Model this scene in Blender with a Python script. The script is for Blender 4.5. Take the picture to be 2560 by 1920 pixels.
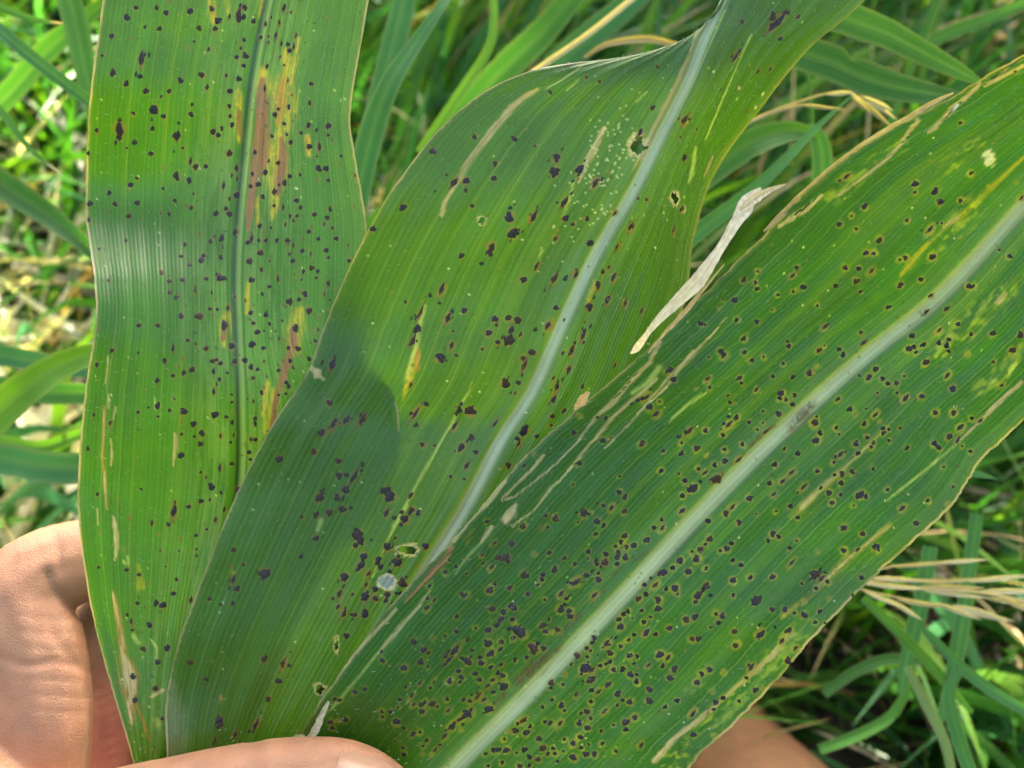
import bpy, math, random
import numpy as np
from mathutils import Vector, Matrix
R = math.radians
for o in list(bpy.data.objects): bpy.data.objects.remove(o, do_unlink=True)
sc = bpy.context.scene
col = sc.collection
rng = np.random.default_rng(7)
random.seed(7)

# ---------------------------------------------------------------- camera
FPX = 3090.0                      # focal length in photo pixels (photo 2560 x 1920)
PITCH = 45.0                      # degrees below the horizon
CAM = np.array([0.0, 0.0, 0.78])
cd = bpy.data.cameras.new("camera"); cam = bpy.data.objects.new("camera", cd); col.objects.link(cam)
cam.location = CAM; cam.rotation_euler = (R(90 - PITCH), 0, 0)
cd.sensor_width = 36.0; cd.lens = 36.0 * FPX / 2560.0
cd.clip_start = 0.01; cd.clip_end = 2000.0
cd.dof.use_dof = True; cd.dof.focus_distance = 0.305; cd.dof.aperture_fstop = 17.0
sc.camera = cam

# ---------------------------------------------------------------- sky, sun, exposure
SUN_EL, SUN_AZ = 36.0, 18.0       # azimuth clockwise from +Y
sunv = Vector((math.sin(R(SUN_AZ)) * math.cos(R(SUN_EL)), math.cos(R(SUN_AZ)) * math.cos(R(SUN_EL)), math.sin(R(SUN_EL))))
w = bpy.data.worlds.new("World"); sc.world = w; w.use_nodes = True
nt = w.node_tree; bg = nt.nodes["Background"]
sky = nt.nodes.new("ShaderNodeTexSky"); sky.sky_type = 'NISHITA'; sky.sun_disc = False
sky.sun_elevation = R(SUN_EL); sky.sun_rotation = R(SUN_AZ); sky.air_density = 0.6; sky.dust_density = 8.0; sky.ozone_density = 0.4
nt.links.new(sky.outputs[0], bg.inputs[0]); bg.inputs[1].default_value = 0.115
sl = bpy.data.lights.new("sun", 'SUN'); sun = bpy.data.objects.new("sun", sl); col.objects.link(sun)
sl.energy = 5.0; sl.angle = R(1.0); sl.color = (1.0, 0.95, 0.86)
sun.rotation_euler = sunv.to_track_quat('Z', 'Y').to_euler(); sun.location = (0, 3, 4)
sc.view_settings.view_transform = 'Standard'; sc.view_settings.look = 'None'
sc.view_settings.exposure = 3.15; sc.view_settings.gamma = 1.0; sc.view_settings.use_curve_mapping = False
sc.cycles.use_denoising = True
sc.cycles.max_bounces = 10; sc.cycles.transmission_bounces = 8; sc.cycles.diffuse_bounces = 5
sc.cycles.sample_clamp_indirect = 6.0

# ---------------------------------------------------------------- helpers
_c, _s = math.cos(R(90 - PITCH)), math.sin(R(90 - PITCH))
RIGHT = np.array([1.0, 0, 0]); UP = np.array([0, _c, _s]); BACK = np.array([0, -_s, _c])
DSP = 2560.0 / 2212.0             # my measuring picture -> photo pixels
def P(X, Y, d):
    """photo pixel and distance along the view axis -> world point"""
    X = np.asarray(X, float); Y = np.asarray(Y, float); d = np.asarray(d, float)
    return CAM + ((X - 1280) / FPX * d)[..., None] * RIGHT - ((Y - 960) / FPX * d)[..., None] * UP - d[..., None] * BACK

def tag(o, label=None, cat=None, group=None, kind=None):
    if label: o["label"] = label
    if cat: o["category"] = cat
    if group: o["group"] = group
    if kind: o["kind"] = kind
    return o
def link(o, parent=None):
    col.objects.link(o)
    if parent is not None: o.parent = parent
    return o
def mesh(name, V, F, mat=None, parent=None, attrs=None, smooth=True, origin=None):
    """V (n,3), F (m,3 or 4) -> one mesh object; attrs {name: (type, array per vertex)}"""
    V = np.asarray(V, float).reshape(-1, 3); F = np.asarray(F, int)
    org = np.zeros(3) if origin is None else np.asarray(origin, float)
    me = bpy.data.meshes.new(name); k = F.shape[1]
    me.vertices.add(len(V)); me.vertices.foreach_set("co", (V - org).ravel())
    me.loops.add(F.size); me.loops.foreach_set("vertex_index", F.ravel().astype(np.int32))
    me.polygons.add(len(F)); me.polygons.foreach_set("loop_start", np.arange(0, F.size, k, dtype=np.int32))
    me.update(calc_edges=True)
    if smooth: me.polygons.foreach_set("use_smooth", np.ones(len(F), bool))
    for an, (ty, arr) in (attrs or {}).items():
        a = me.attributes.new(an, ty, 'POINT')
        if ty == 'FLOAT_COLOR':
            q = np.ones((len(V), 4)); q[:, :3] = arr; a.data.foreach_set("color", q.ravel())
        elif ty == 'FLOAT_VECTOR': a.data.foreach_set("vector", np.asarray(arr, float).ravel())
        else: a.data.foreach_set("value", np.asarray(arr, float).ravel())
    if mat: me.materials.append(mat)
    o = bpy.data.objects.new(name, me); link(o, parent)
    if parent is None: o.location = org
    else: o.location = org - np.array(parent.location)
    return o
def empty(name, loc):
    o = bpy.data.objects.new(name, None); o.empty_display_size = 0.01; link(o); o.location = loc; return o
def vnoise(u, v, seed=0):
    """smooth 2-D value noise, 0..1"""
    t = np.random.default_rng(seed).random((257, 257))
    iu = np.floor(u).astype(int); iv = np.floor(v).astype(int); fu = u - iu; fv = v - iv
    fu = fu * fu * (3 - 2 * fu); fv = fv * fv * (3 - 2 * fv)
    g = lambda a, b: t[a % 257, b % 257]
    return (g(iu, iv) * (1 - fu) + g(iu + 1, iv) * fu) * (1 - fv) + (g(iu, iv + 1) * (1 - fu) + g(iu + 1, iv + 1) * fu) * fv
def catmull(K, u):
    K = np.asarray(K, float); n = len(K)
    i = np.clip(np.floor(u).astype(int), 0, n - 2); f = (u - i)[:, None]
    p = lambda j: K[np.clip(j, 0, n - 1)]
    p0, p1, p2, p3 = p(i - 1), p(i), p(i + 1), p(i + 2)
    p0 = np.where((i == 0)[:, None], 2 * p1 - p2, p0); p3 = np.where((i == n - 2)[:, None], 2 * p2 - p1, p3)
    return 0.5 * (2 * p1 + (p2 - p0) * f + (2 * p0 - 5 * p1 + 4 * p2 - p3) * f**2 + (3 * p1 - p0 - 3 * p2 + p3) * f**3)
def smooth01(x): x = np.clip(x, 0, 1); return x * x * (3 - 2 * x)

# ---------------------------------------------------------------- materials
class NT:
    def __init__(s, name):
        s.m = bpy.data.materials.new(name); s.m.use_nodes = True; s.t = s.m.node_tree; s.t.nodes.clear()
    def n(s, ty, **kw):
        q = s.t.nodes.new("ShaderNode" + ty)
        for k, v in kw.items():
            if k.startswith("i_"):
                key = k[2:]; key = int(key) if key.isdigit() else key.replace("_", " ")
                q.inputs[key].default_value = v
            else: setattr(q, k, v)
        return q
    def l(s, a, b): s.t.links.new(a, b)
    def out(s, sh): o = s.n("OutputMaterial"); s.l(sh, o.inputs[0]); return s.m
    def math(s, op, a, b=None, clamp=False):
        q = s.n("Math", operation=op, use_clamp=clamp)
        for i, x in enumerate((a, b)):
            if x is None: continue
            if isinstance(x, (int, float)): q.inputs[i].default_value = x
            else: s.l(x, q.inputs[i])
        return q.outputs[0]
    def mix(s, f, a, b, mode='MIX'):
        q = s.n("Mix", data_type='RGBA', blend_type=mode)
        for i, x in ((0, f), (6, a), (7, b)):
            if isinstance(x, (int, float)): q.inputs[i].default_value = x
            elif isinstance(x, tuple): q.inputs[i].default_value = x + (1,) if len(x) == 3 else x
            else: s.l(x, q.inputs[i])
        return q.outputs[2]
    def attr(s, name): return s.n("Attribute", attribute_name=name)
    def noise(s, vec, scale, detail=3, rough=.55):
        q = s.n("TexNoise"); q.inputs["Scale"].default_value = scale; q.inputs["Detail"].default_value = detail
        q.inputs["Roughness"].default_value = rough
        if vec is not None: s.l(vec, q.inputs["Vector"])
        return q.outputs[0]
    def ramp(s, f, a, b): 
        q = s.n("MapRange"); q.inputs[1].default_value = a; q.inputs[2].default_value = b; s.l(f, q.inputs[0]); return q.outputs[0]
    def scale(s, vec, xyz):
        q = s.n("Mapping"); q.inputs["Scale"].default_value = xyz; s.l(vec, q.inputs[0]); return q.outputs[0]
    def bump(s, h, strength, dist):
        q = s.n("Bump"); q.inputs["Strength"].default_value = strength; q.inputs["Distance"].default_value = dist; s.l(h, q.inputs["Height"]); return q.outputs[0]

def leaf_material():
    t = NT("corn_leaf"); c = t.attr("col").outputs["Color"]; st = t.attr("st").outputs["Vector"]
    fine = t.noise(t.scale(st, (1.15, 0.010, 1)), 1.0, 2, .6)          # fine parallel veins, about 1 mm apart
    big = t.noise(t.scale(st, (0.24, 0.004, 1)), 1.0, 2, .5)
    wv = t.n("TexWave", wave_type='BANDS', bands_direction='X', wave_profile='SIN'); t.l(t.scale(st, (1, 0, 0)), wv.inputs["Vector"])
    wv.inputs["Scale"].default_value = 0.33; wv.inputs["Distortion"].default_value = 0.0    # ribs about 1 mm apart
    blot = t.noise(st, 0.10, 4, .6); speck = t.noise(st, 2.6, 2, .6)
    v = t.math('ADD', t.math('MULTIPLY', t.ramp(fine, .3, .7), .18), .80)
    v = t.math('ADD', v, t.math('MULTIPLY', t.math('SUBTRACT', wv.outputs[1], .5), .10))
    v = t.math('MULTIPLY', v, t.math('ADD', t.math('MULTIPLY', blot, .5), .80))
    rib = t.ramp(big, .60, .68)
    gv = t.n("CombineColor"); [t.l(v, gv.inputs[i]) for i in range(3)]
    cc = t.mix(1.0, c, gv.outputs[0], 'MULTIPLY')
    cc = t.mix(t.math('MULTIPLY', rib, .06), cc, (.15, .26, .07))
    cc = t.mix(t.math('MULTIPLY', t.ramp(speck, .70, .78), .35), cc, (.24, .36, .08))
    sx = t.n("SeparateXYZ"); t.l(st, sx.inputs[0]); fr = t.math('ABSOLUTE', t.math('SUBTRACT', t.math('FRACT', t.math('DIVIDE', t.math('ADD', sx.outputs[0], t.math('MULTIPLY', t.noise(t.scale(st, (.09, .0, 0)), 1.0, 1), 6.0)), 4.3)), .5))
    vl = t.math('MULTIPLY', t.ramp(fr, .465, .495), t.ramp(t.noise(t.scale(st, (.5, .02, 1)), 1.0, 2), .3, .6)); cc = t.mix(t.math('MULTIPLY', vl, .42), cc, (.17, .28, .06))
    h = t.math('ADD', t.math('MULTIPLY', wv.outputs[1], .5), t.math('ADD', t.math('MULTIPLY', fine, .9), t.math('MULTIPLY', speck, .25)))
    nb = t.bump(h, .55, .00022)
    p = t.n("BsdfPrincipled"); t.l(cc, p.inputs["Base Color"]); p.inputs["Roughness"].default_value = .29
    p.inputs["Specular IOR Level"].default_value = .60; t.l(nb, p.inputs["Normal"])
    p.inputs["Sheen Weight"].default_value = .02; p.inputs["Sheen Roughness"].default_value = .4
    tr = t.n("BsdfTranslucent"); t.l(t.mix(1.0, cc, (1.9, 1.8, .25), 'MULTIPLY'), tr.inputs[0])
    ms = t.n("MixShader"); t.l(t.math('MULTIPLY', t.attr('thin').outputs['Fac'], .26), ms.inputs[0]); t.l(p.outputs[0], ms.inputs[1]); t.l(tr.outputs[0], ms.inputs[2])
    return t.out(ms.outputs[0])
def blade_material(name):
    t = NT(name); c = t.attr("col").outputs["Color"]; st = t.attr("st").outputs["Vector"]
    fine = t.noise(t.scale(st, (1.3, .012, 1)), 1.0, 2); blot = t.noise(st, .05, 3)
    v = t.math('MULTIPLY', t.math('ADD', t.math('MULTIPLY', fine, .7), .65), t.math('ADD', t.math('MULTIPLY', blot, .5), .75))
    gv = t.n("CombineColor"); [t.l(v, gv.inputs[i]) for i in range(3)]
    cc = t.mix(1.0, c, gv.outputs[0], 'MULTIPLY')
    p = t.n("BsdfPrincipled"); t.l(cc, p.inputs["Base Color"]); p.inputs["Roughness"].default_value = .45; p.inputs["Specular IOR Level"].default_value = .22
    t.l(t.bump(fine, .5, .0003), p.inputs["Normal"])
    tr = t.n("BsdfTranslucent"); t.l(t.mix(1.0, cc, (1.8, 1.7, .5), 'MULTIPLY'), tr.inputs[0])
    ms = t.n("MixShader"); ms.inputs[0].default_value = .33; t.l(p.outputs[0], ms.inputs[1]); t.l(tr.outputs[0], ms.inputs[2])
    return t.out(ms.outputs[0])
def spot_material():
    t = NT("fungal_spot"); tc = t.n("TexCoord"); ob = t.n("ObjectInfo")
    nz = t.noise(tc.outputs["Object"], 3.0, 3)
    c = t.mix(t.ramp(nz, .35, .75), (.014, .0135, .014), (.045, .044, .046))
    c = t.mix(t.ramp(ob.outputs["Random"], .55, 1.0), c, (.050, .026, .011))
    p = t.n("BsdfPrincipled"); t.l(c, p.inputs["Base Color"]); p.inputs["Roughness"].default_value = .45; p.inputs["Specular IOR Level"].default_value = .28
    return t.out(p.outputs[0])
def skin_material():
    t = NT("skin"); g = t.n("NewGeometry").outputs["Position"]; c = t.attr("col").outputs["Color"]
    n1 = t.noise(g, 90, 4); n2 = t.noise(g, 1400, 3); vo = t.n("TexVoronoi"); vo.inputs["Scale"].default_value = 2600; t.l(g, vo.inputs["Vector"])
    v = t.math('ADD', t.math('MULTIPLY', n1, .9), .55); gv = t.n("CombineColor"); [t.l(v, gv.inputs[i]) for i in range(3)]
    cc = t.mix(1.0, c, gv.outputs[0], 'MULTIPLY'); n3 = t.noise(g, 160, 3); cc = t.mix(t.math('MULTIPLY', t.ramp(n3, .45, .75), .22), cc, (.34, .12, .07))
    p = t.n("BsdfPrincipled"); t.l(cc, p.inputs["Base Color"]); p.inputs["Roughness"].default_value = .52; p.inputs["Specular IOR Level"].default_value = .4
    p.inputs["Subsurface Weight"].default_value = .18; p.inputs["Subsurface Radius"].default_value = (1.0, .32, .14); p.inputs["Subsurface Scale"].default_value = .005
    t.l(t.bump(t.math('ADD', n2, vo.outputs[0]), .45, .00035), p.inputs["Normal"])
    return t.out(p.outputs[0])
def plain(name, rgb, rough=.5, sss=0):
    t = NT(name); p = t.n("BsdfPrincipled"); g = t.n("NewGeometry").outputs["Position"]
    v = t.noise(g, 220, 4); t.l(t.mix(v, tuple(x * .75 for x in rgb), tuple(min(1, x * 1.2) for x in rgb)), p.inputs["Base Color"])
    p.inputs["Roughness"].default_value = rough
    if sss: p.inputs["Subsurface Weight"].default_value = sss; p.inputs["Subsurface Scale"].default_value = .003
    return t.out(p.outputs[0])
def soil_material():
    t = NT("soil"); g = t.n("NewGeometry").outputs["Position"]
    a = t.noise(g, 6, 6, .65); b = t.noise(g, 60, 5, .7)
    c = t.mix(a, (.020, .014, .009), (.055, .038, .025)); c = t.mix(t.ramp(b, .45, .75), c, (.09, .07, .045))
    p = t.n("BsdfPrincipled"); t.l(c, p.inputs["Base Color"]); p.inputs["Roughness"].default_value = .95
    t.l(t.bump(b, .9, .012), p.inputs["Normal"]); return t.out(p.outputs[0])
M_LEAF = leaf_material(); M_BLADE = blade_material("grass_blade"); M_SPOT = spot_material(); M_SKIN = skin_material(); M_SOIL = soil_material()
M_HAIR = plain("leaf_hair", (.36, .42, .28), .5); M_NAIL = plain("nail", (.42, .23, .135), .34, .3); M_NAILTIP = plain("nail_edge", (.46, .38, .20), .4)
# dark fungal spots: leaf, tile origin, then "x y radius [length ratio]" in enlarged-tile units
SPOTS = [
("A", 0, 0, """785 50 11;907 47 10;960 77 14;1095 65 17;980 10 9;730 103 15;835 155 8;920 165 12;647 207 14;752 222 8;1148 163 12;1122 238 7;817 345 30 1.7;945 277 6;1078 277 8;1200 290 13 1.4;1250 285 6;590 318 7;650 420 15;725 487 13;845 522 16;1043 462 16;1165 438 16;1195 510 15 1.4;975 530 13;893 630 24 1.3;925 560 8;1105 605 8;1100 660 13;945 675 11;770 657 11;687 750 38 1.6;558 757 12;880 740 11;1020 785 24;1225 763 15;1253 780 15;1280 745 10;730 850 6;875 888 12;1055 850 8;512 887 10;943 967 9;1095 935 14 1.8;1127 962 18;1022 1015 22 1.3;1190 957 10;1090 1043 13;790 1030 9;750 1068 15;943 1088 9;627 1108 10;1113 1118 8 1.5;513 1173 13;665 1178 12;795 1173 12;1007 1155 11;1075 1185 9;1105 1193 12;627 1220 9;742 1242 13;975 1227 10;927 1225 6 2;517 1265 15 1.5;1148 1350 8;730 1382 13 1.5;1070 1405 10;575 1433 8;1232 1365 10 1.5;1208 1390 10;1045 1470 10;1095 1523 10;1160 1493 14;1178 1465 11;930 1565 14;1050 1610 11;980 1618 11;1190 1600 10;622 1610 12 1.6;1255 125 20;1240 172 14;1220 52 14;1260 35 8;1325 93 11 1.4;1375 90 26 2.2;1410 45 12;1405 100 12;1462 127 11;1498 213 9;1405 235 11;1385 275 10 1.4;1413 322 20;1362 335 11;1403 378 10;1302 437 10;1380 457 13;1320 528 15;1318 615 13 1.3;1327 672 11;1337 725 14;1318 882 19;1365 970 16 1.5;1333 1008 12 1.5;1285 1070 14 2;1370 1030 10 2;1368 1125 18 1.3;1323 1140 13 1.4;1297 1205 11;1243 1230 13;1330 1232 14;1363 1333 16;1275 1370 16;1280 1420 8 2;1273 1485 11;1265 1600 22 .9;1448 1370 20 1.6;1427 1390 14;1635 55 15 1.7;1675 72 7;1525 140 12 1.4;1610 135 12 1.6;1560 105 9 1.4;1545 210 9 1.5;1593 205 14 1.8;1700 205 10 2;1545 250 10 1.4;1615 250 13 1.6;1660 262 12;1670 290 12;1688 270 12 2;1575 305 6;1607 330 8;1537 380 13 1.4;1640 375 6;1655 465 10 2.2;1795 483 12;1525 515 13 1.8;1680 545 7 1.5;1790 595 13 1.4;1660 615 12;1580 660 12;1607 627 9;1703 670 8;1635 715 10;1535 727 9;1778 725 12;1820 752 8;1890 728 18;1648 775 9;1730 770 11;1563 783 10;1672 822 13;1780 845 13;1835 850 20 1.6;1885 780 8;1958 897 9;1958 940 9;1820 902 6;1465 880 12;1548 930 9 1.3;1597 940 11;1830 972 14;1878 975 15;1450 997 12 1.3;1528 1000 12;1668 1013 11;1725 1005 8;1832 1032 8 1.4;1890 1037 9;1485 1060 14;1440 1075 13;1637 1060 14;1605 1062 7;1577 1105 13;1512 1133 12;1705 1155 12;1630 1195 13 2;1725 1198 10;1575 1185 10;1930 1183 7 1.6;1898 1205 11;2043 1190 9 1.8;2043 1012 8 1.8;1810 1235 12;1885 1260 11;1670 1245 9;1708 1248 9;1643 1293 10 1.4;1690 1277 8;1865 1293 12 1.5;1915 1312 9 1.3;1797 1307 8;1495 1298 11;1520 1340 8;1780 1340 13;1560 1310 8;1935 1373 11;1835 1380 9;1747 1372 9;1650 1388 14;1690 1408 11 1.6;1595 1388 10 1.3;1530 1383 13;1490 1380 8;1875 1440 15;1790 1468 9 2;1740 1450 10;1773 1438 7;1500 1453 16;1660 1465 9;1437 1503 16;1690 1505 10;1555 1500 6;1800 1545 13 .7;1745 1565 12 1.4;1830 1565 10;1503 1550 10;1693 1578 9;1450 1607 16;1600 1605 12 2;1560 1600 6;1733 1610 7;1823 1605 8;1890 1637 13;2005 1420 7 1.6;1890 1485 7;2015 1500 10"""),
("A", 0, 600, """1125 285 14 2.5;605 307 7;980 295 10;1020 325 11;1222 305 11 1.6;1237 345 7;1353 325 9 1.6;1212 395 11;1255 393 8;1318 395 18 1.4;1050 440 16;1150 437 20 .9;1230 432 8;800 490 12;915 490 11;1300 490 20 1.3;573 520 8;650 633 12;800 648 10 1.4;1000 627 15 2;1085 577 9;1130 605 9 1.4;1190 630 11;1335 615 20;1053 682 9;948 697 13;1225 697 14;1270 710 10;1250 690 9;557 723 14 1.5;1030 727 9;1107 745 16;1060 767 14;1230 755 14 1.4;1358 700 13 1.3;1313 765 9;907 815 14 1.3;1000 785 10;1268 803 9;1250 838 8 1.6;1233 873 15 1.6;1005 913 8 1.4;910 958 15 1.3;1237 1005 16;1335 937 9;1335 897 7;977 980 10 1.3;1057 990 20 1.1;800 987 10;735 985 5;857 967 6;547 1008 8;913 1022 7;637 1058 17 1.4;1047 1048 8 1.4;1308 1022 10;1342 1050 11;1340 992 8;1117 1060 15;1047 1117 9;1163 1115 18 1.2;1120 1137 9;1277 1130 14 1.5;1350 1125 10 1.5;1332 1170 9;508 1208 12;1153 1180 13;1043 1240 15;1333 1285 11;1270 1312 15 1.9;1187 1372 8 2;1160 1340 7;1220 1417 16;1367 1440 16;813 1432 7;562 1470 8 1.3;673 1500 7;1155 1510 15;1270 1457 10;1213 1497 9 1.4;1090 1535 10;1005 1565 32 1.9;967 1643 12;877 1627 15 1.4;748 1602 9;1245 1615 15 1.7;1295 1555 12 1.4;1550 270 9;1510 310 8;1553 360 8;1667 360 18;1450 420 12;1530 437 12;1463 375 8;1410 350 7 2;1775 405 17;1720 345 10;1755 315 14;1735 300 9;1868 310 9 2;1903 343 6;1845 445 8;1823 455 6;1808 430 5 2;1620 462 7;1550 488 9;1460 480 10;1487 530 13;1518 527 6;1700 517 18;1608 570 9 2;1633 575 8;1660 625 10;1715 630 12;1797 525 8;1830 513 9 1.5;1817 577 10;1455 605 15;1520 625 12;1562 635 8;1735 667 8;1775 685 11;1672 695 10;1630 695 8;1687 735 12 1.5;1410 697 14 1.2;1447 735 13;1483 750 10;1527 697 10 1.5;1460 793 10;1540 785 6 1.6;1650 820 12 1.3;1668 845 10;1607 752 9;1522 850 9;1505 882 13;1645 885 9;1462 930 9 1.6;1607 890 7;1420 915 6 2;1510 965 8 2;1577 990 7;1532 990 6;1475 1025 10;1468 1060 14 1.6;1445 1150 12 1.6;1475 1155 12;1520 1155 6 2;1435 1225 12;1437 1260 8;1445 1325 11;1410 1180 6 2;1470 1270 6"""),
("A", 0, 1200, """577 295 7;910 310 7;1040 340 9;1130 320 10 1.3;1190 285 8;718 402 5;925 405 6;1035 410 6;1130 405 8;1135 437 6;572 502 7;955 500 5;733 515 11 .7;805 548 12;1017 573 9;848 597 5;1003 650 13;793 713 9;902 708 13;943 725 15 .8;760 820 14 1.6;863 837 18;768 865 9;830 973 14;967 972 17;913 1050 13;770 1130 15;900 1200 13;778 1267 12;930 1380 9;740 773 8;1100 690 14 1.6"""),
("B", 0, 1200, """1347 403 12;1405 488 9;1322 493 9;1337 577 22 1.6;1365 630 18;1525 537 30;1730 443 10;1203 690 10;1337 710 11;1270 718 7;1103 1053 14;1193 1147 12;1517 1035 17;1630 1065 22 2.4;1600 1160 15;1547 1260 13;1265 1385 22;1475 1410 22 2;1355 1465 18 1.8;1235 1510 18 3;1380 1515 8 2;1817 207 19;1820 333 16;1838 103 26;1742 218 9"""),
("B", 0, 600, """1897 940 17;1857 1110 20;1917 1070 26 1.7;1990 1040 28 1.4;2083 1035 28 1.8;1912 720 26 1.9;1608 1257 18;1813 1220 17;1950 1280 19;1955 1360 20;2035 1365 26 2.4;1985 1440 20"""),
("B", 800, 0, """650 870 15 .7;480 1197 19;300 1322 14;890 787 12 .7;1120 800 14 .8;1015 943 13;1000 1027 13;1240 838 7;775 1050 26 1.5;840 1043 20;840 1100 9;877 1190 11;1363 912 24;1350 990 28 1.2;1495 975 24 1.3;1580 1055 26 1.8;1405 1165 24 1.7;1090 1252 30;1225 1250 24 2;1110 1345 30 1.3;983 1425 28 1.4;1357 1372 18 1.4;1408 1260 17;1460 1292 9;1535 1260 12;1697 1225 15 1.4;1793 1310 24 1.7;1550 1400 15;1715 1425 18 2.2;1247 1540 16 2.2;817 1475 13;1170 1613 19;1350 1605 24 2;1470 1580 22 1.4;1600 1640 16;1695 1600 20 1.9;1630 1565 14;1670 1540 9;2038 1330 13 2;2105 695 26 1.8;2070 680 7;2078 795 7;2170 752 6;2100 910 17;1885 1150 10;1830 1140 8;1845 765 20 1.5;1530 448 8 .6;1610 472 9 .6;1320 530 10 .7;1430 362 10 .5;1495 362 8 .5;1945 383 7 .5;1660 985 8;1915 627 12"""),
("B", 800, 600, """700 290 26 2;493 360 10;580 420 22 3.2;565 515 20;530 580 22 2.4;735 450 26 1.9;835 408 14;760 527 6;755 612 18 1.6;780 667 11;690 680 27;1008 462 20;1083 452 15;1135 465 20;1100 517 17 1.3;970 535 20;1085 580 27;1025 590 14;1020 490 9;935 627 9;1155 548 12 1.6;1320 490 28 1.5;1358 390 13;1553 390 24;1657 350 24 1.5;1757 370 18 2;1855 408 15 2;1605 275 20 1.5;1512 555 24 1.6;1450 640 24 1.6;1395 650 12 1.5;1430 742 20 1.5;1360 843 24 1.4;1343 800 12 1.6;1340 915 22 1.9;1507 848 10;1167 677 17;1227 648 16;1175 725 24 2.2;1065 825 26;1143 827 13;1125 888 10 2;523 835 17 1.5;545 1000 28 3.4;865 985 30;775 1075 20 2.2;783 960 9;592 1180 14;660 1187 8;820 1195 28 1.4;900 1227 12;850 1300 20 1.6;755 1362 10;1003 1055 16 2.6;1175 1105 26 1.3;1145 1177 17 1.4;1245 1128 11;1335 1015 13;1405 985 14 1.4;1325 1065 8;1087 1303 18;1110 1350 10;828 1378 9;400 1475 34 .8;372 1440 18;385 1575 22 1.5;525 1470 16 1.4;525 1550 16;562 1573 17;490 1610 26;475 1570 12;1700 722 10 2;98 1480 15;132 1552 22;50 1572 20"""),
("B", 800, 1200, """220 315 26;230 355 26;205 382 17;388 390 25;433 340 8;250 437 20;230 495 28 1.4;330 465 20 1.3;350 503 15;275 537 18 1.5;140 557 23 1.3;440 475 26;610 383 18;265 605 18 1.4;260 675 25;317 635 16;470 590 24;390 660 17;323 685 17;378 693 12;187 663 10;425 717 14;115 655 24 1.6;105 725 20 1.5;135 770 24 1.6;205 777 12;258 770 22;155 895 16;555 495 8"""),
("B", 1600, 0, """785 130 40 2.6;765 95 20;905 97 12 1.4;588 125 12;550 325 22 2.4;682 408 11 1.5;755 397 10 1.5;805 220 10;620 640 8 3;483 850 6 2;195 1325 13 2;240 1205 16 1.6"""),
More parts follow.
